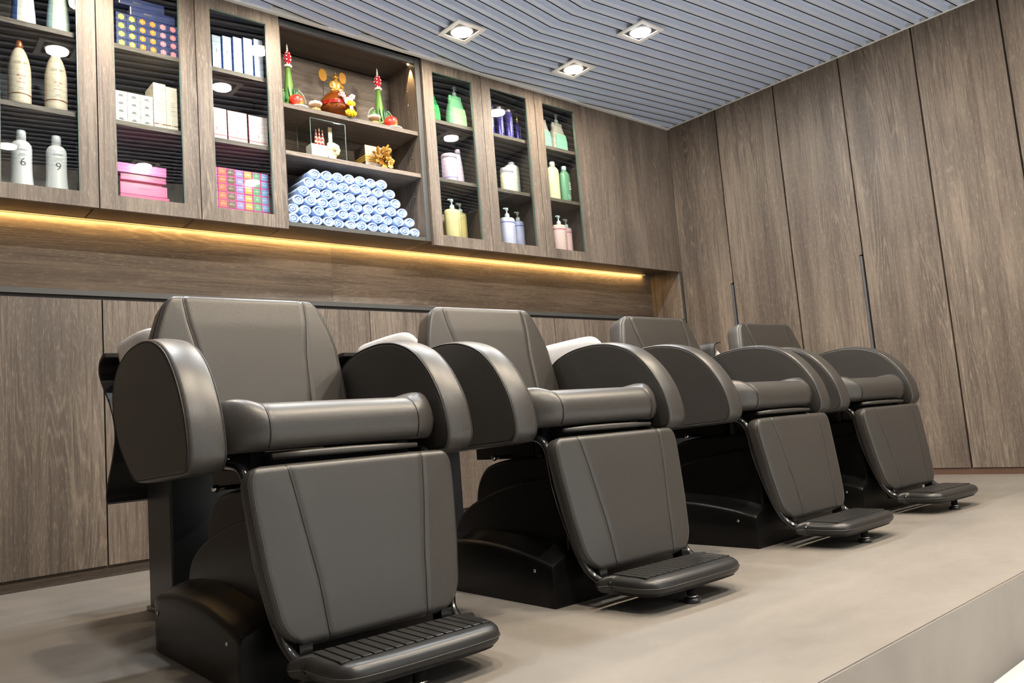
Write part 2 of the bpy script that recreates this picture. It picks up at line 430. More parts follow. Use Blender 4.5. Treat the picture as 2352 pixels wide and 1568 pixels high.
# ================================================================== CABINETS
CX = [-4.1847, -3.7811, -3.3775, -2.9762]; CX2 = [-2.1541, -1.7406, -1.3196, -.9039]
def cabinet(x0, x1, label, shelves=(2.175, 1.84)):
    t = thing('wall_cabinet', label, 'cabinet', ((x0+x1)/2, 0, 1.444), 0, 'glass door wall cabinets'); w_ = (x1-x0)/2-.0021
    B = MB()
    B.box(-w_, -w_+.016, .022, .315, .023, 1.05); B.box(w_-.016, w_, .022, .315, .023, 1.05)
    B.box(-w_+.016, w_-.016, .022, .315, .023, .043); B.box(-w_+.016, w_-.016, .022, .315, 1.034, 1.05)
    B.box(-w_+.016, w_-.016, .297, .315, .043, 1.034)
    B.build('body', wood_shade, t)
    for s_ in shelves:
        MB().box(-w_+.017, w_-.017, .03, .296, s_-.02-1.444, s_-1.444).build('shelf', wood_h, t)
    f = .0655; D = MB()
    D.box(-w_, -w_+f, -.001, .0205, 0, 1.052); D.box(w_-f, w_, -.001, .0205, 0, 1.052)
    D.box(-w_+f, w_-f, -.001, .0205, 0, .061); D.box(-w_+f, w_-f, -.001, .0205, .991, 1.052)
    d = D.build('door', wood_v, t)
    MB().box(-w_+f, w_-f, .008, .013, .061, .991).build('pane', glass, d)
    E_ = MB(); q = w_-f
    E_.box(q-.004, q, .0005, .0078, .061, .991); E_.box(-q, -q+.002, .0005, .0078, .061, .991); E_.box(-q, q, .0005, .0078, .987, .991)
    E_.build('pane_edge', glass_edge, d)
    for zz in (.2, .85): MB().lathe([(.009, 0), (.009, .012)], w_-.03, .024, zz, 10).build('hinge', chrome, d)
    return t
cabinet(CX[0], CX[1], 'wood wall cabinet with glass door, leftmost, holding white and cream bottles')
cabinet(CX[1], CX[2], 'wood wall cabinet with glass door holding navy boxes and pink boxes')
cabinet(CX[2], CX[3], 'wood wall cabinet with glass door holding multicoloured small boxes, beside the towels')
cabinet(CX2[0], CX2[1], 'wood wall cabinet with glass door holding green jugs and yellow pump bottles')
cabinet(CX2[1], CX2[2], 'wood wall cabinet with glass door holding purple cans and lavender pump bottles')
cabinet(CX2[2], CX2[3], 'wood wall cabinet with glass door, rightmost, holding pink pump bottles')
# open shelf unit
ox0, ox1 = CX[3]+.001, CX2[0]-.001
t = thing('open_shelf_unit', 'open wood shelf unit between glass cabinets, with altar and rolled towels', 'shelf', ((ox0+ox1)/2, 0, 1.467))
hw = (ox1-ox0)/2
MB().box(-hw, -hw+.012, .022, .315, 0, 1.028).build('side_panel', wood_shade, t)
MB().box(hw-.03, hw, .022, .315, 0, 1.028).build('side_panel', wood_v, t)
MB().box(-hw+.012, hw-.03, .297, .315, .02, 1.005).build('back_panel', wood_h, t)
MB().box(-hw+.012, hw-.03, .022, .297, 0, .02).build('bottom_board', dark_trim, t)
MB().box(-hw+.012, hw-.03, .04, .297, 1.012, 1.026).build('top_board', wood_shade, t)
MB().box(-hw+.012, hw-.03, .022, .039, .995, 1.028).build('valance', grey_edge, t)
MB().box(hw-.0305, hw+.0002, .0185, .0218, 0, 1.028).build('front_edging', dark_trim, t)
for s_ in (2.076, 1.84): MB().box(-hw+.0125, hw-.0305, .03, .2965, s_-.021-1.467, s_-1.467).build('shelf', wood_h, t)
for zz, yy in ((.86, .10), (.78, .10), (.48, .10), (.26, .10), (.86, .24), (.48, .24)):
    MB().lathe([(.004, 0), (.004, .005), (.002, .007)], hw-.034, yy, zz, 8).build('shelf_pin', chrome, t)
sp_ = bpy.data.lights.new('shelf_spot_beam', 'SPOT'); sp_.energy = 6.0; sp_.color = (1, .66, .30); sp_.spot_size = math.radians(50); sp_.spot_blend = .6; sp_.shadow_soft_size = .004
so = thing('shelf_spotlight', 'tiny warm spotlight at the top right corner of the open shelf', 'light', (-2.198, .062, 2.472))
MB().lathe([(.006, .004), (.006, -.003), (.003, -.005), (0, -.005)], n=12).build('lamp', emit('spot_warm', (1, .7, .35), 10), so)
link('shelf_spot_beam', sp_, so, (0, 0, -.012), (math.radians(4), math.radians(-9), 0))

# ================================================================== SHAMPOO CHAIRS
def grid_cushion(us, vs_, front, back):
    """closed cushion from two height fields on the same (u,v) grid; front/back(u_index,v_index)->xyz"""
    nu, nv = len(us), len(vs_); s = MB()
    A = [[front(i, j) for i in range(nu)] for j in range(nv)]; B = [[back(i, j) for i in range(nu)] for j in range(nv)]
    v = [q for r in A for q in r]+[q for r in B for q in r]; o = nu*nv; f = []
    for j in range(nv-1):
        for i in range(nu-1):
            a = j*nu+i; f.append((a, a+1, a+nu+1, a+nu)); f.append((o+a+nu, o+a+nu+1, o+a+1, o+a))
    ring = [i for i in range(nu)]+[j*nu+nu-1 for j in range(1, nv)]+[(nv-1)*nu+i for i in range(nu-2, -1, -1)]+[j*nu for j in range(nv-2, 0, -1)]
    for a, b_ in zip(ring, ring[1:]+ring[:1]): f.append((a, o+a, o+b_, b_))
    return s.add(v, f, True)
def spaced(a, b_, n, edge=.35):
    """parameter list denser near both ends"""
    return [a+(b_-a)*(.5-.5*math.cos(PI*k/n)*(1-edge)-edge*(.5-k/n)) for k in range(n+1)]
def panel_cushion(z0, z1, wtab, seamtab, plane, thick, rf, rb, dome, groove, nu=56, nv=44):
    """upholstered slab: half width wtab(z), seams at +-seamtab(z); plane(z)->(y, normal_y, normal_z)"""
    Vv = spaced(z0, z1, nv); n1, n2 = 16, 22; gw = .0035
    S = [(-1, k/n1) for k in range(n1+1)]+[(9, -1)]+[(0, k/n2) for k in range(n2+1)]+[(9, 1)]+[(1, 1-k/n1) for k in range(n1+1)]
    def ucol(c, z):
        zone, f = c; wd = interp(wtab, z); sm = min(interp(seamtab, z), wd-.006)
        if zone == 9: return f*sm
        if zone == 0: return -sm+gw+2*(sm-gw)*f
        L_ = wd-sm-gw; return zone*(wd-L_*(f*.4+.6*f*f))
    def edge(u, z):
        wd = interp(wtab, z); return wd, min(wd-abs(u), z-z0, z1-z)
    def pt(i, j, side):
        z = Vv[j]; u = ucol(S[i], z); wd, d = edge(u, z)
        y, ny, nz = plane(z)
        r = rf if side > 0 else rb
        e = 1-min(d/r, 1); h = thick/2-r*(1-math.sqrt(max(0, 1-e*e)))
        if side > 0:
            h += dome*min(1, d/.08)
            h -= groove if S[i][0] == 9 else 0
            if abs(u) > interp(seamtab, z): h -= (abs(u)-interp(seamtab, z))*.10
        q = side*h-thick/2
        return (u, y+ny*q, z+nz*q)
    def hs(u, z):
        wd, d = edge(u, z); e = 1-min(max(d, 0)/rf, 1)
        h = -rf*(1-math.sqrt(max(0, 1-e*e)))+dome*min(1, max(d, 0)/.08)
        return h-max(0, abs(u)-interp(seamtab, z))*.10
    return grid_cushion(S, Vv, lambda i, j: pt(i, j, 1), lambda i, j: pt(i, j, -1)), hs
def corner(tab, z0, z1, r0, r1):
    """round the ends of a half-width table"""
    out = []; n = 60
    for k in range(n+1):
        z = z0+(z1-z0)*(.5-.5*math.cos(PI*k/n)); wd = interp(tab, z)
        if r0 and z-z0 < r0: e = 1-(z-z0)/r0; wd -= r0*(1-math.sqrt(max(0, 1-e*e)))
        if r1 and z1-z < r1: e = 1-(z1-z)/r1; wd -= r1*(1-math.sqrt(max(0, 1-e*e)))
        out.append((z, wd))
    return out

def make_chair():
    t = thing('shampoo_chair', '', 'chair', (0, 0, 0), 0, 'row of shampoo chairs on the platform')
    # --- backrest
    wt = [(.44, .232), (.52, .240), (.60, .243), (.65, .242), (.69, .2415), (.73, .233), (.765, .221), (.80, .208), (.82, .200), (.832, .196)]
    wt = corner(wt, .44, .832, .03, .034)
    st = [(.44, .126), (.58, .131), (.67, .138), (.76, .154), (.815, .158), (.832, .152)]
    a = math.atan2(.072, .25); ny, nz = -math.cos(a), math.sin(a)
    pl_ = lambda z: (.170+(z-.57)*.288, ny, nz)
    m, hs = panel_cushion(.44, .832, wt, st, pl_, .085, .016, .022, .004, .0035)
    br = m.build('backrest', lea, t)
    def on(parent, name, mat, ufn, zs, plane, dq, rr):
        for sg in (-1, 1):
            pts = []
            for z in zs:
                u = ufn(z); y, a_, b_ = plane(z); q = hs(u, z)+dq; pts.append((sg*u, y+a_*q, z+b_*q))
            MB().tube(pts, rr, 6).build(name, mat, parent)
    lin = lambda a_, b_, n_: [a_+(b_-a_)*k/(n_-1) for k in range(n_)]
    on(br, 'seam', piping, lambda z: interp(st, z), lin(.445, .8305, 40), pl_, -.0024, .0013)
    on(br, 'edge_seam', piping, lambda z: interp(wt, z)-.0040, lin(.46, .826, 44), pl_, .0000, .0011)
    on(br, 'stitching', thread, lambda z: interp(wt, z)-.0125, lin(.46, .822, 44), pl_, .0002, .0006)
    # --- seat with side bolsters
    SX = sorted(spaced(-1, 1, 60, .5)+[q_/.246 for q_ in (-.170, -.167, -.164, .164, .167, .170)]); TY = spaced(0, 1, 40, .3); hwid = .246
    def yfront(x): ax = abs(x); return -.276 if ax < .15 else -.276+.060*((ax-.15)/.096)**2.0
    def ztop(x, y):
        ax = abs(x); z = .514+.016*math.exp(-((y+.19)/.09)**2)
        if ax > .165: z += .010*math.sin(min(1, (ax-.165)/.05)*PI/2)*(.7+.5*math.exp(-((y+.20)/.06)**2))
        z -= .0025*math.exp(-((ax-.167)/.0022)**2)
        z -= .012*(ax/.246)**10
        return z
    def sp(i, j, side): return sq(SX[i]*hwid, TY[j], side)
    def sq(x, T, side):
        yf = yfront(x); yb = .20; y = yf+(yb-yf)*T
        d = min(y-yf, yb-y); dx = hwid-abs(x)
        rr = .045; zm = .475
        if side > 0:
            e = 1-min(d/rr, 1); e2 = 1-min(dx/.022, 1)
            f = math.sqrt(max(0, 1-e*e))*(.25+.75*math.sqrt(max(0, 1-e2*e2)))
            z = zm+(ztop(x, y)-zm)*f
            return (x, y, z)
        e = 1-min(d/.03, 1); e2 = 1-min(dx/.02, 1)
        return (x, y, zm-(zm-.434)*math.sqrt(max(0, 1-e*e))*math.sqrt(max(0, 1-e2*e2)))
    seat = grid_cushion(SX, TY, lambda i, j: sp(i, j, 1), lambda i, j: sp(i, j, -1)).build('seat', lea, t)
    for sg in (-1, 1):
        pts = []
        for k in range(44):
            T = .9*(1-k/43)**1.6; x, y, z = sq(sg*.167, T, 1); pts.append((x, y, z+.0003))
        for k in range(1, 9):
            x, y, z = sq(sg*.167, .006*k/8*5, -1); pts.append((x, y-.0006, z-.0002))
        MB().tube(pts, .0014, 6).build('seam', piping, seat)
    # --- armrests
    ap = [(-.266, .436), (-.262, .475), (-.248, .52), (-.222, .565), (-.186, .608), (-.137, .646), (-.07, .672), (0, .682), (.065, .681), (.13, .673), (.20, .650), (.246, .612), (.257, .572), (.246, .524), (.205, .466), (.13, .410), (.085, .391), (.05, .389), (-.10, .396), (-.225, .402), (-.252, .410)]
    ao = smooth_closed(ap, 4); n = len(ao); cx_ = sum(p[0] for p in ao)/n; cy_ = sum(p[1] for p in ao)/n
    def inset(d):
        out = []
        for k in range(n):
            p0, p1 = ao[k-1], ao[(k+1) % n]; tx, ty = p1[0]-p0[0], p1[1]-p0[1]; L_ = math.hypot(tx, ty) or 1
            nx_, ny_ = ty/L_, -tx/L_
            if (cx_-ao[k][0])*nx_+(cy_-ao[k][1])*ny_ < 0: nx_, ny_ = -nx_, -ny_
            out.append((ao[k][0]+nx_*d, ao[k][1]+ny_*d))
        return out
    for sg in (-1, 1):
        xi, xo = .2475, .3185; xm = (xi+xo)/2; hw_ = (xo-xi)/2; r = .011
        def ring(x, d, sc=1):
            q = inset(d); return [(sg*x, cx_+(p[0]-cx_)*sc, cy_+(p[1]-cy_)*sc) for p in q]
        seq = []
        for k in range(5):
            th = PI/2*k/4; seq.append(ring(xi+r-r*math.cos(th), r-r*math.sin(th)))
        for k in (1, 2, 3): seq.append(ring(xi+r+(xo-xi-2*r)*k/4, -.002*math.sin(PI*k/4)))
        for k in range(5):
            th = PI/2*(1-k/4); seq.append(ring(xo-r+r*math.cos(th), r-r*math.sin(th)))
        ar = MB().loft(seq).build('armrest', lea, t)
        for x in (xi+.0015, xo-.0015): MB().tube(ring(x, .0045), .0017, 6, closed=True).build('piping', piping, ar)
    # --- leg rest
    z0, z1 = .083, .410
    wt2 = corner([(.083, .196), (.13, .2005), (.22, .2155), (.30, .224), (.35, .2285), (.41, .230)], z0, z1, .062, .034)
    st2 = [(.083, .105), (.20, .117), (.30, .134), (.41, .151)]
    al = math.atan(.16); pl2 = lambda z: (-.303-.16*(.408-z), -math.cos(al), math.sin(al)*-1)
    pl2 = lambda z: (-.303-.16*(.408-z), -math.cos(al), -math.sin(al)*-1)
    m, hs = panel_cushion(z0, z1, wt2, st2, pl2, .052, .015, .018, .004, .0028)
    lr = m.build('leg_rest', lea, t)
    on(lr, 'seam', piping, lambda z: interp(st2, z), lin(z0+.003, z1-.002, 30), pl2, -.0018, .0013)
    on(lr, 'edge_seam', piping, lambda z: interp(wt2, z)-.0040, lin(z0+.012, z1-.008, 44), pl2, .0000, .0011)
    on(lr, 'stitching', thread, lambda z: interp(wt2, z)-.0115, lin(z0+.020, z1-.012, 44), pl2, .0002, .0006)
    # --- side tubes of the leg rest, one each side
    path = smooth_open([(-.02, .418), (-.10, .416), (-.19, .411), (-.228, .401), (-.247, .378), (-.255, .345), (-.265, .285), (-.290, .19), (-.314, .108), (-.335, .078), (-.366, .062), (-.40, .060)], 5)
    for sg in (-1, 1):
        pts = [(sg*min(.207, interp([(.05, .172), (.10, .184), (.13, .190), (.22, .203), (.30, .207)], z)), y, z) for y, z in path]
        MB().tube(pts, .0105, 12).build('leg_rest_tube', blk_metal, t)
    # --- footrest plate with rubber ribs
    pr = [(-.174, -.362), (.178, -.362), (.184, -.40), (.182, -.46), (.168, -.50), (.132, -.522), (0, -.527), (-.130, -.522), (-.165, -.50), (-.178, -.46), (-.180, -.40)]
    po_ = smooth_closed(pr, 4)
    def fr(d, z):
        c0, c1 = 0, -.444
        if d > .1: return [(c0+(x-c0)*.1, c1+(y-c1)*.1, z) for x, y in po_]
        return [(c0+(x-c0)*(1-d/.187), c1+(y-c1)*(1-d/.083), z) for x, y in po_]
    seq = [fr(.18, .038), fr(.012, .038)]
    for k in range(7):
        th = -PI/2+PI*k/6; seq.append(fr(.018*(1-math.cos(th)), .059+.019*math.sin(th)))
    seq += [fr(.022, .0785), fr(.18, .0785)]
    ft = MB().loft(seq).build('footrest', rubber, t)
    MB().tube([(x*1.0, y, .0575) for x, y in po_], .0012, 5, closed=True).build('mould_line', mould_m, ft)
    rib = MB().cbox(-.0088, .0088, -.488, -.384, .0775, .0815, .0016).mesh('tread_rib', rubber)
    for k in range(15): link('tread_rib', rib, ft, (-.148+.0211*k, 0, 0))
    f2 = MB().lathe([(.0115, .042), (.0115, .013), (.018, .012), (.0205, .008), (.0205, .002), (.018, 0)], -.012, -.494, 0, 20).build('foot_post', blk_metal, t)
    MB().lathe([(.014, .0165), (.014, .0135)], -.012, -.494, 0, 16).build('chrome_collar', chrome, f2)
    MB().box(-.165, -.140, -.350, -.318, .055, .088).build('bracket', blk_metal, t)
    MB().box(.140, .165, -.350, -.318, .055, .088).build('bracket', blk_metal, t)
    # --- leather flap between seat and leg rest
    MB().tube([(-.163, -.262, .424), (-.08, -.268, .4245), (.0, -.269, .424), (.08, -.268, .423), (.163, -.262, .421)], [.0055, .0075, .008, .0075, .0055], 10).build('flap', lea, t)
    MB().box(-.160, .160, -.262, -.20, .416, .424).build('flap_plate', matte, t)
    # --- mechanism under the seat
    MB().box(-.18, -.15, -.20, .15, .40, .436).build('seat_rail', matte, t)
    MB().box(.15, .18, -.20, .15, .40, .436).build('seat_rail', matte, t)
    MB().box(-.13, .13, -.10, .16, .355, .43).build('lift_box', blk, t)
    MB().box(-.15, .15, -.225, -.205, .392, .418).build('cross_bar', matte, t)
    MB().box(-.175, -.165, -.175, -.16, .36, .41).build('hanger', blk_metal, t)
    MB().box(.165, .175, -.175, -.16, .36, .41).build('hanger', blk_metal, t)
    for x, y, z in ((-.183, -.10, .424), (-.183, -.16, .406)):
        MB().tube([(x+.01, y, z), (x-.006, y, z), (x-.012, y, z)], [.007, .007, .004], 10).build('bolt', chrome, t)
    pin = MB().tube([(-.13, .02, .362), (-.168, .02, .362)], .005, 8).build('pivot_pin', blk_metal, t)
    MB().tube([(-.165, .02, .362), (-.169, .02, .362), (-.177, .02, .362), (-.181, .02, .362)], [.004, .0085, .0085, .004], 10).build('knob', chrome, pin)
    # --- moulded base
    ztab = [(-.262, .101), (-.20, .117), (-.13, .129), (-.05, .139), (.02, .1435), (.10, .1435), (.18, .137), (.25, .127), (.295, .114), (.32, .095)]
    itab = [(-.262, .125), (-.20, .140), (-.08, .156), (.05, .165), (.15, .160), (.246, .148), (.32, .10)]
    rings = []
    for k in range(25):
        y = -.262+.582*k/24; zt, zi = interp(ztab, y), interp(itab, y); xo = .238 if y < .25 else .238-.03*((y-.25)/.07)**2
        half = [(xo, 0), (xo, zt-.012), (xo-.003, zt-.003), (xo-.010, zt+.002), (.20, zt+(zi-zt)*.55), (.168, zi), (.10, zi+.01), (0, zi+.014)]
        rings.append([(x, y, z) for x, z in half]+[(-x, y, z) for x, z in half[-2::-1]])
    b = MB(); b.loft(rings, True, True, True)
    base = b.build('base_shroud', blk, t)
    bv = base.modifiers.new('bevel', 'BEVEL'); bv.width = .005; bv.segments = 2; bv.limit_method = 'ANGLE'; bv.angle_limit = math.radians(50)
    def bodyp(poly, x, r, nm):
        o = MB().prism(poly, lambda u, v, w_: (w_, u, v), -x, x).build(nm, blk, t)
        bv = o.modifiers.new('bevel', 'BEVEL'); bv.width = r; bv.segments = 3; bv.limit_method = 'ANGLE'; bv.angle_limit = math.radians(40)
        return o
    arc = smooth_open([(.244, .12), (.240, .155), (.213, .195), (.15, .232), (.05, .266), (-.064, .292), (-.15, .304), (-.246, .312)], 5)
    bodyp([(-.249, .11)]+[(.244, .11)]+arc, .168, .008, 'base_lower_housing')
    arc2 = smooth_open([(.150, .15), (.150, .235), (.139, .28), (.112, .318), (.068, .342), (-.03, .357), (-.13, .362), (-.238, .363)], 5)
    bodyp([(-.240, .11)]+arc2, .152, .010, 'base_upper_housing')
    for y, z in ((.238, .087), (-.196, .085)):
        for sg in (-1, 1): MB().tube([(sg*.2375, y, z), (sg*.2400, y, z), (sg*.2407, y, z)], [.0045, .0045, .002], 10).build('screw', chrome, t)
    return t

def make_basin():
    t = thing('wash_basin', '', 'basin', (0, 0, 0), 0, 'shampoo basins behind the chairs')
    # bowl: shell lofted from rim down, then inside
    def ringp(y0, y1, x, z0, z1, n=72, e=3.4, dip=0):
        out = []
        for k in range(n):
            a = 2*PI*k/n; c, s_ = math.cos(a), math.sin(a)
            u = math.copysign(abs(c)**(2/e), c); v = math.copysign(abs(s_)**(2/e), s_)
            y = (y0+y1)/2+(y1-y0)/2*v; f_ = max(0, 1-(y-y0)/.09)*min(1, max(0, (1-abs(u))/.38)); out.append((x*u, y, z0+(z1-z0)*(v+1)/2-dip*f_*f_*(3-2*f_)))
        return out
    seq = [ringp(.50, .70, .10, .61, .61), ringp(.44, .76, .15, .625, .63), ringp(.395, .79, .183, .66, .665), ringp(.375, .812, .196, .70, .70, dip=.02), ringp(.368, .823, .201, .745, .740, dip=.06), ringp(.370, .823, .201, .772, .758, dip=.085), ringp(.376, .817, .196, .779, .764, dip=.09), ringp(.388, .805, .185, .777, .762, dip=.088), ringp(.395, .798, .178, .765, .752, dip=.080), ringp(.43, .76, .150, .70, .70, dip=.02), ringp(.50, .70, .09, .665, .66)]
    bowl = MB().loft(seq).build('bowl', ceramic, t)
    MB().lathe([(.018, .668), (.018, .673), (.008, .674)], 0, .6, 0, 14).build('drain', chrome, bowl)
    # neck rest on the chair side of the rim
    MB().tube([(-.12, .378, .700), (-.06, .374, .688), (0, .373, .685), (.06, .374, .688), (.12, .378, .700)], .010, 10).build('neck_rest', rubber, t)
    # black splash cover wrapped round the back and underside
    line = smooth_open([(.826, .757), (.868, .756), (.912, .737), (.920, .708), (.895, .675), (.79, .59), (.750, .52), (.775, .455), (.848, .37), (.866, .335), (.858, .312)], 5)
    nl = len(line); off = []
    for k in range(nl):
        a_, b_ = line[max(k-1, 0)], line[min(k+1, nl-1)]; dy, dz = b_[0]-a_[0], b_[1]-a_[1]; q = math.hypot(dy, dz) or 1
        off.append((line[k][0]+dz/q*.012, line[k][1]-dy/q*.012))
    MB().prism(line+off[::-1], lambda u, v, w_: (w_, u, v), -.20, .06).build('splash_apron', blk_cloth, t)
    MB().loft([ringp(.47, .74, .12, .40, .40), ringp(.46, .75, .13, .52, .52), ringp(.44, .77, .155, .615, .625)]).build('bowl_support', blk_cloth, t)
    # pedestal
    o = MB().cbox(-.104, .104, .58, .80, 0, .40, .006).build('pedestal', plain('pedestal_metal', (.016, .019, .023), .35) if 'pedestal_metal' not in MATS else MATS['pedestal_metal'], t)
    MB().cbox(-.112, .112, .572, .808, 0, .012, .003).build('foot_plate', blk_metal, t)
    return t
CH = [(-3.7829, -1.65, -.0142), (-3.0179, -1.6704, -.0313), (-2.1308, -1.6591, -.004), (-1.3154, -1.6345, -.0574)]
CL = ['charcoal leather shampoo chair with ribbed footrest, nearest the camera', 'charcoal leather shampoo chair with ribbed footrest, second from the camera', 'charcoal leather shampoo chair with ribbed footrest, third from the camera', 'charcoal leather shampoo chair farthest from the camera, beside the right wall']
BL = ['white basin with black splash apron behind the nearest chair', 'white basin showing between the first and second chairs', 'white basin showing between the second and third chairs', 'white basin under a dark towel between the third and fourth chairs']
c0, b0 = make_chair(), make_basin()
for i, (x, y, r) in enumerate(CH):
    o = c0 if i == 0 else copy_tree(c0)
    o.location = (x, y, 0); o.rotation_euler = (0, 0, r); o['label'] = CL[i]
    o = b0 if i == 0 else copy_tree(b0)
    o.location = (x, y, 0); o.rotation_euler = (0, 0, r); o['label'] = BL[i]
    if i == 3: o.scale = (1, 1, .955)

# ================================================================== SHELF CONTENTS
S1, S2, S3 = 2.1755, 1.8405, 1.4875      # shelf tops inside the glass cabinets
def pm(name, rgb, rough=.4, metal=0, coat=.1):
    return MATS.get(name) or plain(name, srgb(*rgb), rough, metal, coat=coat, noise_amt=.03)
ink_grey = pm('ink_grey', (95, 90, 88)); ink_red = pm('ink_red', (178, 52, 62)); ink_gold = pm('ink_gold', (190, 170, 120)); ink_white = pm('ink_white', (245, 245, 245))
ink_brown = pm('ink_brown', (132, 84, 58)); ink_soft = pm('ink_soft', (196, 190, 184))
def things_label(o): return o
def bars(parent, mat, w_, rows, x, y, z, dz, h=.0016, name='print'):
    b = MB()
    for k in range(rows):
        ww = w_*(.6+.4*((k*37) % 5)/4); b.box(x-ww/2, x+ww/2, y-.0004, y, z-k*dz-h, z-k*dz)
    return b.build(name, mat, parent)
def band(parent, mat, r, z0, z1, a0=0, a1=2*PI, n=28, sx=1, sy=1, name='band'):
    b = MB(); v = []; f = []
    for k in range(n+1):
        a = a0+(a1-a0)*k/n
        for z in (z0, z1): v.append((r*sx*math.cos(a), r*sy*math.sin(a), z))
    for k in range(n): f.append((2*k, 2*k+2, 2*k+3, 2*k+1))
    return b.add(v, f, True).build(name, mat, parent)
# --- cabinet 1: bottles
def shaped_bottle(label, x, y, z, prof, sx, sy, mat, side_mat=None, group=None):
    t = thing('bottle', label, 'bottle', (x, y, z), 0, group)
    MB().lathe(prof, n=28, sx=sx, sy=sy).build('body', mat, t)
    return t
for lab, x, body, side in (('tall white bottle with blue side, top shelf of the leftmost cabinet', -4.020, (228, 228, 232), (70, 100, 165)), ('tall pale mint bottle with a waist, top shelf of the leftmost cabinet', -3.897, (226, 240, 226), (168, 200, 205))):
    t = thing('bottle', lab, 'bottle', (x, .10, S1), 0, 'bottles of the leftmost cabinet')
    wst = 1 if 'mint' in lab else 0
    pr = [(.044, 0), (.0455, .01), (.043, .06), (.039, .11), (.034 if wst else .036, .15), (.030 if wst else .034, .175), (.036 if wst else .031, .21), (.034 if wst else .026, .235), (.014, .25), (.013, .28)]
    MB().lathe(pr, n=28, sx=1, sy=.72).build('body', pm('bottle_'+str(side), side), t)
    v = []; f = []; fr_ = []
    for r, z in pr[1:8]:
        for k in range(9):
            a = -PI/2-.62+1.75*k/8; fr_.append((r*1.012*math.cos(a), r*.72*1.02*math.sin(a), z))
    for i in range(6):
        for k in range(8): a = i*9+k; f.append((a, a+1, a+10, a+9))
    MB().add(fr_, f, True).build('front_label', pm('label_'+str(body), body), t)
for lab, x, vol, pct in (('cream bullet shaped bottle with copper cap marked thirty volume', -4.038, '30 Vol.', '9%'), ('cream bullet shaped bottle with copper cap marked ten volume', -3.911, '10 Vol.', '3%')):
    t = thing('bottle', lab, 'bottle', (x, .09, S2), 0, 'bottles of the leftmost cabinet')
    MB().lathe([(.036, 0), (.0395, .004), (.0405, .02), (.0405, .135), (.039, .165), (.034, .195), (.026, .222), (.0175, .240), (.0145, .243)], n=32).build('body', pm('cream_plastic', (222, 208, 186), .32), t)
    MB().lathe([(.0145, .243), (.0145, .255), (.012, .268), (.010, .276), (.006, .278)], n=20).build('cap', pm('copper_cap', (196, 118, 70), .25, .6), t)
    lettering('LUXURY', .0125, ink_grey, t, (.0, -.0408, .172), .040)
    lettering(vol, .012, ink_red, t, (0, -.0412, .118), .0405); lettering(pct, .009, ink_red, t, (0, -.0412, .105), .0405)
    lettering('OXIDANT', .0065, ink_red, t, (0, -.0412, .090), .0405)
    bars(t, ink_soft, .03, 2, 0, -.0414, .070, .006)
    band(t, ink_brown, .0409, .043, .048)
for lab, x, n_ in (('white flared bottle marked six, left on the bottom shelf', -4.035, '6'), ('white flared bottle marked nine, right on the bottom shelf', -3.914, '9')):
    t = thing('bottle', lab, 'bottle', (x, .09, S3), 0, 'bottles of the leftmost cabinet')
    MB().lathe([(.041, 0), (.0445, .004), (.042, .03), (.0375, .08), (.0365, .12), (.0370, .185), (.035, .200), (.027, .212), (.0165, .217)], n=32).build('body', pm('white_plastic', (226, 226, 228), .3), t)
    MB().lathe([(.0172, .216), (.0172, .254), (.0150, .2595), (.006, .2605)], n=20).build('cap', pm('white_plastic', (226, 226, 228), .3), t)
    lettering(n_, .046, ink_grey, t, (0, -.0374, .122), .037); lettering('SHISEIDO', .0088, ink_grey, t, (0, -.0376, .172), .037)
    bars(t, ink_soft, .035, 2, 0, -.0380, .158, .006)
# --- cabinet 2
def carton(name, label, x0, x1, y0, y1, z0, z1, mat, group, c=.0008):
    t = thing(name, label, 'box', ((x0+x1)/2, y0, z0), 0, group)
    MB().cbox((x0-x1)/2, (x1-x0)/2, 0, y1-y0, 0, z1-z0, c).build('carton', mat, t); return t
navy = pm('navy_card', (52, 62, 112), .45)
hexs = [('lime', (190, 202, 88)), ('lime', (190, 202, 88)), ('orange', (250, 148, 48)), ('orange', (250, 148, 48)), ('pink', (246, 150, 160)), ('pink', (246, 150, 160))]
gx0, gw, gh = -3.6895, .0424, .0386
hm = {}
for c in range(6):
    for r in range(4):
        x0 = gx0+c*gw; z0 = S1+r*gh
        nm, rgb = hexs[c]
        t = carton('dye_box', f'small navy box with {nm} hexagon, {ORD[c]} column from the left, {ORD[r]} row up', x0+.0006, x0+gw-.0006, .05+random.random()*.003, .19, z0+.0002, z0+gh-.0006, navy, 'navy boxes with hexagons')
        if nm not in hm:
            hm[nm] = MB().prism([(.0135*math.cos(PI/6+k*PI/3), .0135*math.sin(PI/6+k*PI/3)) for k in range(6)], lambda u, v, w_: (u, w_, v), -.0006, 0).mesh('hexagon', pm('hex_'+nm, rgb))
        link('hexagon', hm[nm], t, (0, 0, gh/2))
        lettering(['7', '8', '6', '7', '5', '6'][c] if r else ['9', '8', '8', '6', '5', '6'][c], .012, ink_white, t, (0, -.0012, gh/2+.001))
tp_ = S1+4*gh
for lab, x0, x1, z0, z1 in (('long navy box lying on the hexagon boxes', -3.632, -3.446, tp_, tp_+.040), ('topmost navy box, lying on the long navy box', -3.676, -3.49, tp_+.0405, tp_+.080)):
    t = carton('dye_box', lab, x0, x1, .05, .19, z0+.0003, z1, navy, 'navy boxes with hexagons'); lettering('Eglamour', .009, ink_gold, t, (-.02, -.0004, .02))
    MB().box(-(x1-x0)/2-.0004, -(x1-x0)/2+.004, -.0004, .0, .002, .037).build('edge_strip', pm('pale_edge', (215, 205, 200)), t)
whitec = pm('white_card', (222, 217, 206), .5)
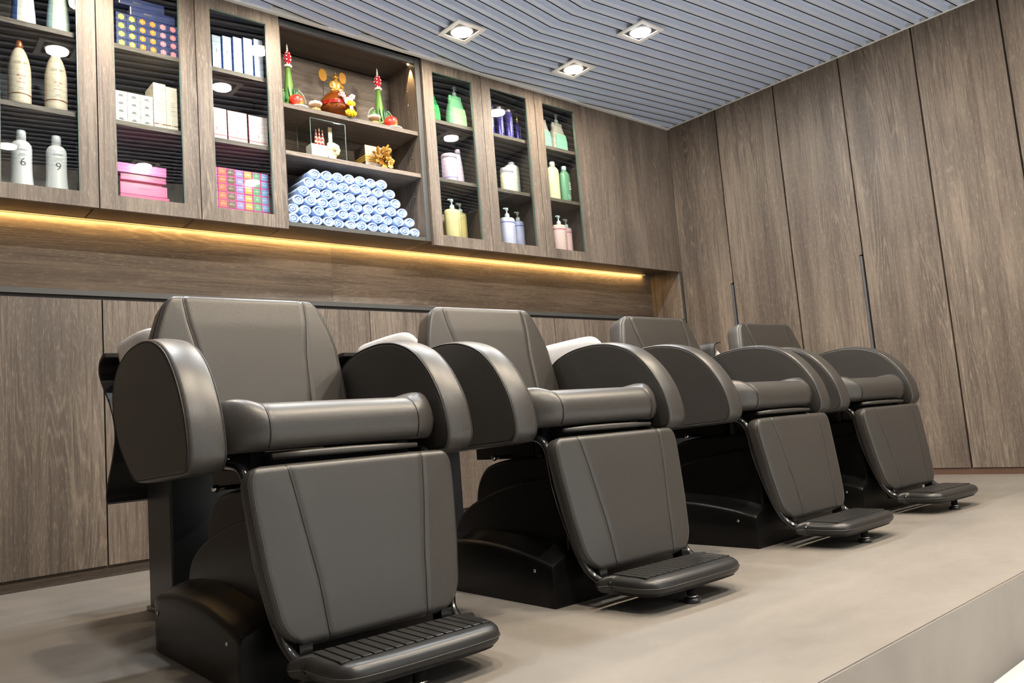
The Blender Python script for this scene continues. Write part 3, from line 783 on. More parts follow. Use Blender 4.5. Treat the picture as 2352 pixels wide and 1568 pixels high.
for c in range(3):
    for r in range(4):
        x0 = -3.7045+c*.0513; z0 = S2+r*.0342
        t = carton('tube_box', f'small white box, {ORD[c]} column from the left, {ORD[r]} row up, beside the tall boxes', x0+.0005, x0+.0507, .048, .18, z0+.0002, z0+.0338, whitec, 'small white boxes')
        bars(t, ink_grey, .024, 2, 0, -.0002, .019, .005, .0030)
        bars(t, ink_soft, .012, 1, 0, -.0002, .025, .005, .0022)
for lab, x0, x1, h in (('tall cream box beside the small white boxes', -3.549, -3.4975, .204), ('tall cream box, rightmost on the middle shelf', -3.4965, -3.450, .196)):
    t = carton('tall_box', lab, x0, x1, .045, .16, S2+.0002, S2+h, pm('cream_card', (222, 211, 192), .5), 'tall cream boxes')
    lettering('LUXURY', .0095, ink_soft, t, (0, -.0004, h-.030)); bars(t, ink_soft, .026, 7, 0, -.0004, h-.07, .009, .0014)
    MB().box(-(x1-x0)/2, -.006, -.0005, 0, .018, .0225).build('brown_band', ink_brown, t); MB().box(.007, (x1-x0)/2, -.0005, 0, .018, .0225).build('brown_band', ink_brown, t)
    lettering('2', .012, ink_brown, t, (0, -.0005, .019))
pk = [(228, 96, 150), (226, 110, 165), (196, 40, 120), (214, 70, 150), (222, 92, 178)]
for i, (a, b_, h0, h1, y0) in enumerate(((-3.690, -3.495, 0, .046, .05), (-3.690, -3.503, .0462, .094, .05), (-3.684, -3.515, .0942, .110, .075), (-3.686, -3.503, .1102, .138, .06), (-3.704, -3.503, .1382, .180, .052))):
    lab = ['lowest glossy pink box in the stack', 'second glossy pink box up in the stack', 'thin dark magenta box in the middle of the pink stack', 'fourth pink box up in the stack', 'topmost pink box in the stack'][i]+' below the white boxes'
    t = carton('pink_box', lab, a, b_, y0, .21, S3+h0+.0002, S3+h1, pm('pink_gloss%d' % i, pk[i], .18, coat=.5), 'stack of pink boxes', .0015)
    if i in (1, 4, 0): lettering('PRIMIENCE', .0105, pm('ink_pinkgrey', (170, 80, 130)), t, (.005, -.0004, (h1-h0)*.6))
# --- cabinet 3
blue_card = pm('blue_card', (96, 140, 208), .45); pale = pm('pale_card', (198, 208, 224), .4)
for i, (x, wd, zt) in enumerate(((-3.264, .040, 2.338), (-3.2150, .040, 2.347), (-3.165, .041, 2.356), (-3.115, .043, 2.365), (-3.064, .043, 2.373))):
    t = carton('slim_box', f'upright slim white box with blue sides, {ORD[i]} from the left', x-wd/2, x+wd/2, .05, .17, S1+.0002, zt, blue_card, 'slim white and blue boxes')
    MB().box(-wd/2+.0008, wd/2-.0008, -.0006, 0, .0008, zt-S1-.001).build('front_panel', pale, t)
    lettering('i', .030, ink_grey, t, (0, -.0010, (zt-S1)*.56))
for i, (x, wd) in enumerate(((-3.2775, .092), (-3.1795, .090), (-3.079, .091))):
    t = carton('number_box', ['white box marked zero with dark red sides, cut by the stile', 'white box marked one with dark red sides, between its two neighbours', 'white box marked two with dark red sides, nearest the towels'][i], x-wd/2, x+wd/2, .05+.004*i, .17, S2+.0002, S2+.149, pm('red_card', (150, 42, 52), .5), 'numbered white and red boxes')
    MB().box(-wd/2+.0006, wd/2-.0002, -.0006, 0, .0006, .1487).build('front_panel', pm('blush_card', (226, 208, 206), .45), t)
    lettering(str(i), .020, ink_red, t, (.0, -.0009, .050)); bars(t, pm('ink_blush', (226, 196, 196)), .05, 4, 0, -.0008, .105, .011, .0012)
    MB().box(-wd/2+.0006, wd/2-.0006, -.0011, -.0007, .0215, .0240).build('red_line', ink_red, t); lettering('2', .009, ink_red, t, (0, -.0011, .017))
cols = [('pale pink', (214, 160, 208), ['P7']*6), ('orange', (244, 112, 62), ['O11', 'O11', 'O11', 'O11', 'O12', 'O13']), ('brown', (104, 84, 54), ['N11', 'N11', 'N11', 'N12', 'N12', 'N12']), ('lavender', (150, 142, 202), ['LV6', 'LV6', 'LV6', 'LV5', 'LV5', 'LV5']), ('amber', (240, 172, 72), ['WB7', 'WB7', 'WB7', 'WB8', 'WB8', 'WB8']), ('green', (98, 166, 120), ['V9', 'V9', 'V9', 'V6', 'V6', 'V6']), ('light blue', (116, 160, 208), ['PV9', 'PV9', 'PV9', 'PV11', 'PV11', 'PV12'])]
magenta = pm('magenta_card', (222, 84, 160), .4)
fp = {}
for c, (cn, rgb, codes) in enumerate(cols):
    for r in range(6):
        x0 = -3.3235+c*.0400; z0 = S3+r*.0372
        t = carton('hair_dye_box', f'small magenta box with {cn} end, {ORD[r]} row up', x0+.0006, x0+.0394, .048+random.random()*.002, .17, z0+.0002, z0+.0366, magenta, 'multicoloured hair dye boxes')
        if cn not in fp: fp[cn] = MB().box(-.0162, .0162, -.0006, 0, .003, .0332).mesh('end_label', pm('end_'+cn, rgb))
        link('end_label', fp[cn], t); lettering(codes[5-r], .0125, ink_white, t, (0, -.0010, .018))
        bars(t, ink_white, .016, 1, 0, -.0008, .029, .005, .0010)
# --- cabinets 4 to 6
def pump(t, z, mat, ang=PI, s=1.0, r=.0145):
    p = MB().lathe([(r*s, 0), (r*s, .018*s), (r*.8*s, .026*s), (.006*s, .029*s), (.0045*s, .03*s), (.0045*s, .048*s)], 0, 0, z, 16).build('pump_collar', mat, t)
    h = MB().lathe([(.0045*s, .046*s), (.010*s, .048*s), (.0115*s, .054*s), (.0105*s, .060*s), (.006*s, .063*s), (0, .0635*s)], 0, 0, z, 16)
    c, s_ = math.cos(ang), math.sin(ang)
    h.tube([(0, 0, z+.056*s), (c*.020*s, s_*.020*s, z+.057*s), (c*.031*s, s_*.031*s, z+.0535*s), (c*.034*s, s_*.034*s, z+.050*s)], [.005*s, .0045*s, .0035*s, .003*s], 8)
    h.build('pump_head', mat, t)
pumpw = pm('pump_white', (226, 238, 236), .35)
def pump_bottle(label, x, y, rx, ry, h, rgb, bandrgb, group, mark=None, nm=''):
    t = thing('pump_bottle', label, 'bottle', (x, y, S3), 0, group)
    MB().lathe([(.94, 0), (1, .006), (1, h-.022), (.97, h-.010), (.86, h-.002), (.5, h+.001), (.36, h+.003)], n=28, sx=rx, sy=ry).build('body', pm('pump_'+nm, rgb, .35), t)
    pump(t, h+.001, pumpw, PI+.25)
    if bandrgb: band(t, pm('band_'+nm, bandrgb), 1.006, h-.034, h-.029, 0, 2*PI, 32, rx, ry)
    b = bars(t, pm('ink_'+nm, tuple(int(v*.78) for v in rgb)), .006, 12, rx*.30, -ry*.985, h*.72, .009, .005, 'side_print')
    return t
pump_bottle('yellow pump bottle in front, bottom shelf of the green jug cabinet', -1.945, .092, .052, .036, .197, (238, 218, 160), None, 'pump bottles on the bottom shelves', nm='yellow')
pump_bottle('yellow pump bottle behind the front one, further right', -1.832, .165, .036, .034, .207, (236, 212, 140), None, 'pump bottles on the bottom shelves', nm='yellow_b')
pump_bottle('yellow pump bottle half hidden behind the front one', -1.955, .205, .052, .036, .197, (232, 206, 140), None, 'pump bottles on the bottom shelves', nm='yellow_c')
pump_bottle('lavender pump bottle in front, with purple stripe', -1.536, .092, .052, .036, .197, (218, 216, 238), (88, 84, 190), 'pump bottles on the bottom shelves', nm='lavender')
pump_bottle('lavender pump bottle behind, with wide purple stripe', -1.385, .165, .036, .034, .210, (206, 206, 240), (84, 78, 190), 'pump bottles on the bottom shelves', nm='lavender_b')
pump_bottle('pink pump bottle in front, with red stripe', -1.105, .092, .052, .036, .200, (242, 206, 200), (196, 52, 92), 'pump bottles on the bottom shelves', nm='pink')
pump_bottle('pink pump bottle behind, with red stripe', -.966, .165, .036, .034, .212, (240, 196, 192), (196, 44, 88), 'pump bottles on the bottom shelves', nm='pink_b')
def rr_ring(rx, ry, z, n=28, e=3.5):
    out = []
    for k in range(n):
        a = 2*PI*k/n; c, s_ = math.cos(a), math.sin(a)
        out.append((rx*math.copysign(abs(c)**(2/e), c), ry*math.copysign(abs(s_)**(2/e), s_), z))
    return out
def pouch(label, x, y, rw, mat, labmat, group, ears=True, pumpm=None):
    t = thing('refill_bottle', label, 'bottle', (x, y, S1), 0, group)
    MB().loft([rr_ring(rw*.97, .034, 0), rr_ring(rw, .037, .006), rr_ring(rw*.97, .036, .07), rr_ring(rw*.86, .031, .12), rr_ring(rw*.66, .023, .165), rr_ring(rw*.50, .017, .19), rr_ring(.018, .015, .197), rr_ring(.014, .013, .20)]).build('body', mat, t)
    if ears:
        for sg in (-1, 1): MB().loft([rr_ring(.012, .010, 0), rr_ring(.013, .010, .045), rr_ring(.010, .008, .060), rr_ring(.003, .003, .063)]).build('shoulder', mat, t, (sg*rw*.52, 0, .140))
    if labmat:
        v = []; f = []
        for z, q in ((.008, 1.005), (.07, .978), (.115, .878)):
            for k in range(2): v.append(((-1+2*k)*rw*q*.80, -.0378 if z < .1 else -.0335, z))
        MB().add(v, [(0, 1, 3, 2), (2, 3, 5, 4)]).build('front_label', labmat, t)
    if pumpm: pump(t, .198, pumpm, .5, 1.0, .013)
    return t
green_p = pm('green_plastic', (120, 205, 150), .25); 
pouch('pale green refill bottle with pump, top shelf', -1.862, .10, .062, pm('mint_green', (150, 222, 170), .25, coat=.4), pm('mint_label', (196, 232, 180)), 'refill bottles on the top shelves', True, pm('pump_grey', (160, 176, 170)))
pouch('dark green glossy bottle partly behind the door stile', -2.035, .12, .062, pm('emerald', (30, 150, 78), .12, coat=.7), pm('emerald_label', (70, 185, 100)), 'refill bottles on the top shelves', False)
clearp = pm('clear_plastic', (196, 190, 178), .10, coat=.8)
pouch('clear bottle with mint label and grey pump, rightmost cabinet', -1.040, .10, .062, clearp, pm('aqua_label', (160, 218, 190)), 'refill bottles on the top shelves', True, pm('pump_grey', (160, 176, 170)))
pouch('clear bottle with mint label, left one in the rightmost cabinet', -1.180, .10, .060, clearp, pm('aqua_label', (160, 218, 190)), 'refill bottles on the top shelves', True)
def simple(name, label, cat, x, y, z, parts, group):
    t = thing(name, label, cat, (x, y, z), 0, group)
    for nm, prof_, mat, sx, sy in parts: MB().lathe(prof_, n=28, sx=sx, sy=sy).build(nm, mat, t)
    return t
lil = pm('lilac_plastic', (226, 206, 226), .35); lil2 = pm('lilac_lid', (236, 216, 226), .35)
g = 'jars and bottles on the middle shelves'
t = simple('cosmetic_jar', 'lilac jar in front with violet stripe, middle shelf', 'jar', -1.944, .088, S2, [('body', [(.043, 0), (.0445, .004), (.0445, .135), (.042, .140)], lil, 1, 1), ('lid', [(.0445, .140), (.0447, .158), (.042, .164), (.0, .165)], lil2, 1, 1)], g); band(t, pm('violet', (150, 128, 205)), .0449, .020, .025)
simple('cosmetic_jar', 'lilac jar half hidden behind the front jar', 'jar', -2.010, .18, S2, [('body', [(.043, 0), (.0445, .004), (.0445, .145)], lil, 1, 1), ('lid', [(.0447, .145), (.0447, .165), (.042, .170), (0, .171)], lil2, 1, 1)], g)
simple('bottle', 'slim tapered lilac bottle beside the lilac jar', 'bottle', -1.842, .135, S2, [('body', [(.030, 0), (.0315, .005), (.031, .06), (.026, .13), (.019, .185), (.0165, .200)], lil, 1, .8), ('cap', [(.0165, .200), (.0165, .222), (.013, .229), (0, .230)], pm('lilac_cap', (206, 186, 206), .3), 1, 1)], g)
crm = pm('cream_jar', (242, 234, 206), .35); lidl = pm('pale_lilac_lid', (224, 212, 224), .35)
simple('cosmetic_jar', 'cream tub with pale lilac lid in front, middle shelf', 'jar', -1.512, .088, S2, [('body', [(.045, 0), (.0465, .004), (.0455, .118)], crm, 1, .85), ('lid', [(.044, .118), (.0445, .146), (.041, .152), (0, .153)], lidl, 1, .85)], g)
simple('cosmetic_jar', 'cream tub with lilac lid half hidden at the left', 'jar', -1.592, .17, S2, [('body', [(.045, 0), (.0465, .004), (.0455, .118)], crm, 1, .85), ('lid', [(.044, .118), (.0445, .146), (.041, .152), (0, .153)], lidl, 1, .85)], g)
simple('bottle', 'large ivory bottle with small lilac cap behind the cream tub', 'bottle', -1.408, .16, S2, [('body', [(.050, 0), (.0525, .005), (.0525, .185), (.047, .203), (.030, .212), (.020, .214)], pm('ivory', (238, 236, 222), .35), 1, .8), ('cap', [(.021, .213), (.021, .226), (.018, .230), (0, .231)], lidl, 1, 1)], g)
yb_ = pm('butter_plastic', (236, 238, 190), .3)
for lab, x, y in (('butter yellow bottle with clear cap, front, middle shelf', -1.122, .09), ('butter yellow bottle hidden behind the front one', -1.150, .19)):
    simple('bottle', lab, 'bottle', x, y, S2, [('body', [(.044, 0), (.046, .005), (.046, .185), (.043, .205), (.032, .220), (.019, .226)], yb_, 1, .72), ('cap', [(.0185, .225), (.0185, .252), (.016, .258), (0, .259)], pm('frost_cap', (238, 238, 226), .3), 1, 1)], g)
t = simple('bottle', 'dark green bottle with pale cap, middle shelf right', 'bottle', -1.018, .09, S2, [('body', [(.038, 0), (.040, .005), (.040, .170), (.037, .192), (.026, .208), (.017, .213)], pm('sage_green', (112, 160, 126), .3), 1, .72), ('cap', [(.0165, .212), (.0165, .240), (.014, .246), (0, .247)], pm('frost_blue', (200, 216, 222), .3), 1, 1)], g)
lettering('eco', .036, ink_white, t, (.014, -.0292, .11), .04, PI/2); bars(t, ink_white, .03, 4, .004, -.0291, .052, .008, .0018)
can = pm('purple_can', (92, 82, 168), .28, .55)
for i, (x, h, r) in enumerate(((-1.600, .225, .022), (-1.526, .195, .0235), (-1.453, .190, .0255), (-1.382, .135, .0185))):
    t = simple('spray_can', ['purple spray can cut off by the left stile', 'purple spray can, second from the left', 'widest purple spray can, under the lamp reflection', 'short purple spray can with gold nozzle'][i], 'can', x, .10, S1, [('body', [(r, 0), (r*1.03, .004), (r, h-.018), (r*.8, h-.006), (r*.4, h)], can, 1, 1)], 'purple cans')
    if i == 3: MB().lathe([(.007, h-.002), (.007, h+.03), (.005, h+.058), (0, h+.06)], n=14).build('nozzle', pm('gold_nozzle', (226, 190, 110), .2, .8), t)
    else: MB().lathe([(r*.62, h-.003), (r*.62, h+.012), (0, h+.014)], n=16).build('cap', pm('lav_cap', (196, 190, 220), .3), t)
    bars(t, pm('ink_lav', (206, 202, 226)), .005, 10, .004, -r-.0008, h*.8, .012, .007, 'side_print')
# --- open shelf: altar
OS, OM, OB = 2.0765, 1.8405, 1.4875
leafg = pm('banana_leaf', (98, 142, 62), .4); dleaf = pm('dark_leaf', (36, 92, 58), .45); pearl = pm('pearl', (238, 230, 216), .3); redf = pm('red_flower', (216, 42, 66), .5); whf = pm('jasmine_white', (240, 236, 226), .5)
goldm = pm('gold_leaf', (176, 122, 46), .32, .75); goldb = pm('bright_gold', (214, 168, 84), .3, .7)
def sphere(b, x, y, z, r, n=8, sz=1.0):
    k = n//2
    return b.lathe([(r*math.sin(PI*i/k), -r*sz*math.cos(PI*i/k)) for i in range(k+1)], x, y, z, n)
def offering(label, x, leaves):
    t = thing('flower_offering', label, 'offering', (x, .150, OS), 0, 'green cone offerings')
    MB().lathe([(.030, 0), (.032, .004), (.026, .012), (.018, .016), (.022, .022)], n=20).build('gold_stand', goldb, t)
    MB().lathe([(.0290, .018), (.0285, .05), (.0255, .10), (.0205, .16), (.0145, .215), (.010, .250)], n=20).build('leaf_cone', leafg, t)
    ring = MB()
    for k in range(12): a = 2*PI*k/12; sphere(ring, .0150*math.cos(a), .0150*math.sin(a), .252, .0068)
    ring.build('jasmine_ring', whf, t)
    bud = MB(); wh = MB()
    for i in range(7):
        z = .266+.0092*i; rr = .0055+.0115*math.sin(PI*(i+.6)/7.6)
        for k in range(8):
            a = 2*PI*k/8+i*.4; sphere(wh if (k*3+i*5) % 7 < 2 else bud, rr*math.cos(a), rr*math.sin(a), z, .0050, 6)
    bud.lathe([(.004, .262), (.012, .285), (.012, .305), (.004, .328)], n=10); bud.build('red_bud', redf, t); wh.build('white_petals', whf, t)
    tip = MB(); sphere(tip, 0, 0, .336, .0062); sphere(tip, 0, 0, .347, .0056); sphere(tip, 0, 0, .357, .0048); tip.lathe([(.003, .360), (.0008, .372)], n=6); tip.build('bead_tip', whf, t)
    for k in range(9):
        a = 2*PI*k/9+.3; c, s_ = math.cos(a), math.sin(a)
        MB().lathe([(.010, 0), (.012, .02), (.008, .05), (.001, .078)], n=8, sy=.4).build('folded_leaf', dleaf, t, (c*.028, s_*.028, .060), (s_*-.14, c*.14, a))
    for sg in leaves:
        fan = MB(); prl = MB()
        for k in range(9):
            a = .25+1.05*k/8; ex, ez = .030+.050*math.cos(a), .050+.080*math.sin(a)
            fan.tube([(sg*.018, -.01, .035), (sg*(ex*.75), -.012, .035+(ez-.035)*.7), (sg*ex, -.012, ez)], [.002, .0042, .0012], 5)
            sphere(prl, sg*(ex+.004), -.012, ez+.004, .0032, 6)
            if k % 2: sphere(prl, sg*(ex-.012), -.016, ez-.008, .0028, 6)
        fan.build('leaf_fan', pm('fan_leaf', (70, 128, 58), .45), t); prl.build('pearl_string', pearl, t)
    return t
offering('green leaf cone offering with red flower tip, left on the altar shelf', -2.868, (1, -1))
offering('green leaf cone offering with red flower tip, right on the altar shelf', -2.346, (1, -1))
ap_m = None
def apple_mat():
    m, t, b = nt('apple_skin'); tc = N(t, 'ShaderNodeTexCoord'); f = noise(t, tc.outputs['Object'], 22, 3)
    lk(t, ramp(t, f, [(.35, srgb(206, 44, 40)), (.55, srgb(224, 72, 46)), (.72, srgb(236, 168, 74))]), b.inputs['Base Color']); b.inputs['Roughness'].default_value = .28
    return m
apm = apple_mat()
for lab, x, xs in (('red apple on a white saucer, left on the altar shelf', -2.866, -2.853), ('red apple on a white saucer, right end of the altar shelf', -2.322, -2.306)):
    s_ = thing('saucer', lab.replace('red apple on a white saucer', 'small white saucer under the red apple'), 'saucer', (xs, .08, OS), 0, 'saucers on the altar shelf')
    MB().lathe([(.022, 0), (.024, .003), (.044, .008), (.047, .011), (.046, .0125), (.030, .008), (0, .006)], n=28).build('dish', ceramic, s_)
    t = thing('apple', lab, 'apple', (x, .08, OS+.0085), 0, 'apples on the altar shelf')
    MB().lathe([(0, .004), (.012, .0015), (.022, .001), (.031, .010), (.0365, .026), (.0375, .040), (.033, .054), (.022, .062), (.010, .061), (.003, .056), (0, .054)], n=28).build('fruit', apm, t)
    MB().tube([(0, 0, .054), (.002, 0, .064), (.005, .001, .070)], .0014, 6).build('stem', pm('stem_brown', (92, 66, 44)), t)
jg = clear('jar_glass', (.92, .90, .86), .02, 1.5)
for lab, x in (('small glass jar with white ruffled lid, left of the amber bowl', -2.765), ('small glass jar with white ruffled lid beside the right apple', -2.426)):
    t = thing('glass_jar', lab, 'jar', (x, .078, OS), 0, 'small glass jars on the altar shelf')
    MB().lathe([(.022, 0), (.029, .003), (.0315, .014), (.030, .028), (.024, .036), (.024, .042)], n=24, cap=False).build('glass', jg, t)
    MB().lathe([(.020, .002), (.026, .006), (.0275, .014), (.026, .022), (0, .022)], n=20).build('contents', pm('amber_liquid', (168, 132, 84), .2), t)
    b = MB()
    for k in range(14): a = 2*PI*k/14; sphere(b, .0255*math.cos(a), .0255*math.sin(a), .050, .0085, 8)
    b.lathe([(.026, .042), (.028, .050), (.020, .058), (0, .060)], n=20); b.build('ruffled_lid', pm('lid_white', (236, 224, 200), .5), t)
    f = MB(); [sphere(f, .008*math.cos(k*2.1), .008*math.sin(k*2.1), .063, .0055, 8) for k in range(3)]; f.build('flower', pm('pale_rose', (226, 190, 192), .5), t)
# amber bowl, statue, fans, garland
amber = plain('amber_lacquer', srgb(150, 78, 28), .12, .55, coat=.8)
t = thing('offering_bowl', 'round amber lacquer bowl on a foot under the golden statue', 'bowl', (-2.613, .130, OS))
MB().lathe([(.044, 0), (.047, .004), (.042, .014), (.034, .022), (.036, .030)], n=36).build('foot', plain('copper_foot', srgb(190, 128, 66), .15, .8), t)
MB().lathe([(.036, .030), (.066, .040), (.088, .058), (.096, .080), (.093, .102), (.080, .124), (.064, .138), (.060, .144), (.0, .146)], n=40).build('bowl', amber, t)
band(t, pm('red_lacquer', (140, 26, 20), .15, .2, .8), .0968, .072, .090, 0, 2*PI, 40)
t = thing('seated_statue', 'small golden seated statue on the amber bowl', 'statue', (-2.613, .130, OS+.1465))
MB().lathe([(.040, 0), (.042, .004), (.036, .010)], n=24, sy=.75).build('lotus_base', goldm, t)
bd = MB(); sphere(bd, 0, -.004, .020, .038, 16, .36); sphere(bd, -.026, -.012, .020, .015, 10, .7); sphere(bd, .026, -.012, .020, .015, 10, .7)
bd.loft([rr_ring(.024, .015, .016, 20, 2), rr_ring(.022, .015, .035, 20, 2), rr_ring(.025, .016, .055, 20, 2), rr_ring(.030, .015, .068, 20, 2), rr_ring(.026, .012, .077, 20, 2), rr_ring(.009, .008, .082, 20, 2), rr_ring(.0075, .0075, .090, 20, 2)])
for sg in (-1, 1): bd.tube([(sg*.028, 0, .070), (sg*.036, -.002, .052), (sg*.034, -.008, .036), (sg*.018, -.022, .030), (sg*.004, -.026, .028)], [.0075, .0072, .0065, .0055, .004], 8)
bd.build('body', goldb, t)
hd = MB(); sphere(hd, 0, 0, .101, .0135, 14, 1.2); sphere(hd, 0, .001, .1165, .0065, 10); hd.lathe([(.003, .121), (.0006, .131)], n=8)
for sg in (-1, 1): hd.tube([(sg*.0130, .001, .106), (sg*.0140, .001, .098), (sg*.0130, .001, .091)], .002, 6)
hd.tube([(0, -.0130, .104), (0, -.0165, .099), (0, -.0130, .0975)], .0018, 6); hd.build('head', goldm, t)
for lab, x, cz, rx, rz in (('golden oval fan on a thin stick, left of the statue', -2.630, .300, .0235, .034), ('golden oval fan on a thin stick, right behind the statue', -2.512, .309, .0215, .032)):
    t = thing('ceremonial_fan', lab, 'fan', (x, .236, OS), 0, 'golden fans behind the statue')
    MB().prism([(rx*math.cos(2*PI*k/32), cz+rz*math.sin(2*PI*k/32)) for k in range(32)], lambda u, v, w_: (u, w_, v), -.002, .002).build('fan_leaf', pm('fan_gold', (188, 136, 48), .45, .4), t)
    MB().tube([(0, 0, .006), (0, 0, cz-rz+.004)], .0016, 6).build('stick', pm('fan_stick', (92, 66, 36), .5), t)
    MB().lathe([(.014, 0), (.015, .004), (.006, .008)], n=16).build('foot', goldm, t)
t = thing('flower_garland', 'pink and yellow flower garland hanging over the amber bowl', 'garland', (-2.600, .020, OS+.001))
b = MB(); random.seed(3)
for k in range(46):
    u = k/45; a = PI*u; px, pz = -.040+.080*u, .092+.016*math.cos(a*2)+.006*random.random(); sphere(b, px+random.uniform(-.006, .006)-.012, random.uniform(-.006, .012), pz+random.uniform(-.012, .012), .0078, 7)
b.build('pink_flowers', pm('pink_petal', (222, 178, 180), .6), t)
for nm, x, z, r in (('marigold', .004, .068, .020), ('marigold', .002, .016, .027)):
    b = MB()
    for k in range(40):
        th = math.acos(1-2*(k+.5)/40); ph = k*2.4; sphere(b, x+r*math.sin(th)*math.cos(ph)*1.05, .5*r*math.sin(th)*math.sin(ph), z+r*.55*math.cos(th), .0062, 6)
    sphere(b, x, 0, z, r*.8, 10, .55); b.build(nm, pm('marigold_yellow', (246, 200, 20), .6), t)
b = MB(); [sphere(b, .006+.004*math.cos(k*2.2), .004*math.sin(k*2.2), .033+.0024*k, .0065, 6) for k in range(10)]; b.build('jasmine', whf, t)
# middle shelf: glass case with candles, gift box with golden rose
t = thing('glass_case', 'clear glass display case with greenish edges on the middle shelf', 'case', (-2.7155, .055, OM))
gw_, gd_, gz = .0965, .145, .199
for nm, bx in (('front_pane', (-gw_, gw_, 0, .003, 0, gz)), ('back_pane', (-gw_, gw_, gd_-.003, gd_, 0, gz)), ('side_pane', (-gw_, -gw_+.003, .003, gd_-.003, 0, gz)), ('side_pane', (gw_-.003, gw_, .003, gd_-.003, 0, gz))):
    MB().box(*bx).build(nm, glass_thin, t)
for x in (-gw_, gw_):
    for y in (0, gd_): MB().box(x-.0012, x+.0012, y-.0012, y+.0012, 0, gz+.001).build('edge', glass_edge, t)
MB().box(-gw_, gw_, -.001, .001, gz-.001, gz+.001).build('edge', glass_edge, t); MB().box(gw_-.001, gw_+.001, 0, gd_, gz-.001, gz+.001).build('edge', glass_edge, t)
t = thing('white_block', 'white sparkly block base inside the glass case', 'ornament', (-2.752, .115, OM)); MB().cbox(-.044, .044, -.030, .030, 0, .082, .003).build('block', pm('sparkle_white', (226, 220, 210), .45), t); MB().box(-.044, .044, -.0315, -.030, .004, .014).build('gold_edge', goldb, t)
cand = nt('candle_spiral'); m_, t_, b_m = cand
tc = N(t_, 'ShaderNodeTexCoord'); wv = N(t_, 'ShaderNodeTexWave', bands_direction='DIAGONAL'); wv.inputs['Scale'].default_value = 26; lk(t_, tc.outputs['Object'], wv.inputs['Vector'])
lk(t_, ramp(t_, wv.outputs[1], [(.36, srgb(186, 34, 48)), (.5, srgb(50, 36, 30)), (.6, srgb(226, 190, 140)), (.75, srgb(232, 214, 180))]), b_m.inputs['Base Color'])
for i, (x, h) in enumerate(((-2.752, .088), (-2.718, .104), (-2.682, .090))):
    if i == 2: x = -2.714+.0; x = -2.684; 
    t = thing('spiral_candle', f'red and gold spiral ornament in the glass case, {ORD[i]} from the left', 'ornament', (min(x, -2.716+.004*i) if i else x, .115, OM+.0825), 0, 'spiral ornaments in the glass case')
    if i == 2: t.location.x = -2.7165
    if i == 1: t.location.x = -2.734
    MB().lathe([(.0085, 0), (.0088, .03), (.007, .052), (.0035, .066), (.003, h-.006), (.0006, h)], n=12).build('spindle', m_, t)
    b = MB(); sphere(b, 0, 0, h*.78, .0042, 8); b.build('bead', goldb, t)
t = thing('golden_bar', 'upright pale golden strip inside the glass case', 'ornament', (-2.668, .125, OM)); MB().cbox(-.0105, .0105, -.004, .004, 0, .199, .001).build('strip', pm('pale_gold', (196, 178, 150), .35, .3), t); MB().box(-.015, .015, -.008, .008, 0, .006).build('foot', goldb, t)
t = thing('cream_flower', 'large cream fabric flower inside the glass case', 'flower', (-2.676, .085, OM+.067))
for k in range(9):
    a = 2*PI*k/9; r_ = .026 if k % 2 else .020
    q = MB(); sphere(q, 0, 0, 0, .0185, 10, .45); q.build('petal', pm('cream_petal', (240, 222, 178), .6), t, (r_*math.cos(a), -.004+.006*(k % 2), r_*math.sin(a)), (PI/2-.25*math.sin(a), .3*math.cos(a), 0))
q = MB(); sphere(q, 0, -.012, 0, .014, 10); q.build('centre', pm('cream_core', (232, 206, 150), .6), t)
MB().tube([(.004, .004, -.015), (.012, .004, -.045), (.016, .002, -.0665)], .004, 6).build('stem', pm('ribbon_cream', (214, 200, 176), .5), t)
t = thing('gift_tag', 'white card tag leaning on the front of the glass case', 'tag', (-2.708, .046, OM)); MB().prism([(-.030, .026), (-.014, .043), (.012, .024), (.030, .002), (.010, .0008), (-.012, .006)], lambda u, v, w_: (u, w_+v*.12, v), -.0008, .0008).build('card', pm('tag_white', (244, 240, 232), .5), t); MB().tube([(-.014, .004, .041), (-.006, .0045, .05), (.004, .006, .054)], .0007, 5).build('string', goldb, t)
t = thing('gift_box', 'dark box with grey front and gold ribbon, beside the golden rose', 'box', (-2.440, .085, OM))
MB().cbox(-.052, .052, 0, .11, 0, .128, .001).build('box', pm('black_card', (46, 36, 30), .5), t); MB().box(-.0515, .0515, -.0012, 0, .001, .127).build('grey_front', pm('grey_card', (150, 138, 124), .45), t)
for z in (.040, .052, .064): MB().box(-.0535, .0535, -.0030, .1115, z, z+.009).build('ribbon', pm('ribbon_gold', (190, 150, 74), .3, .5), t)
t = thing('golden_rose', 'large golden rose ornament with leaves in front of the dark box', 'ornament', (-2.400, .056, OM))
def petal(b, x, y, z, w_, h, tilt, az, cup=.35):
    v = []; f = []; n = 7
    for i in range(n):
        for j in range(n):
            u, q = -1+2*i/(n-1), j/(n-1); rad = math.sin(PI*min(.98, q*.80+.10))**.5
            px = u*w_*rad; pz = q*h; py = cup*(u*u*w_*.8)-cup*h*.5*q*q*.6
            py2 = py*math.cos(tilt)-pz*math.sin(tilt); pz2 = py*math.sin(tilt)+pz*math.cos(tilt)
            v.append((x+px*math.cos(az)-pz2*math.sin(az), y+py2, z+px*math.sin(az)+pz2*math.cos(az)))
    for i in range(n-1):
        for j in range(n-1): a = i*n+j; f.append((a, a+1, a+n+1, a+n))
    b.add(v, f, True)
rose_m = plain('rose_gold', srgb(206, 158, 78), .32, .65)
for k in range(8):
    b = MB(); petal(b, .010, 0, .058, .017, .034, .75, 2*PI*k/8); b.build('petal', rose_m, t)
for k in range(6):
    b = MB(); petal(b, .010, -.006, .058, .011, .020, .95, 2*PI*k/6+.3); b.build('petal', rose_m, t)
b = MB(); sphere(b, .010, -.013, .058, .008, 10); b.build('rose_centre', rose_m, t)
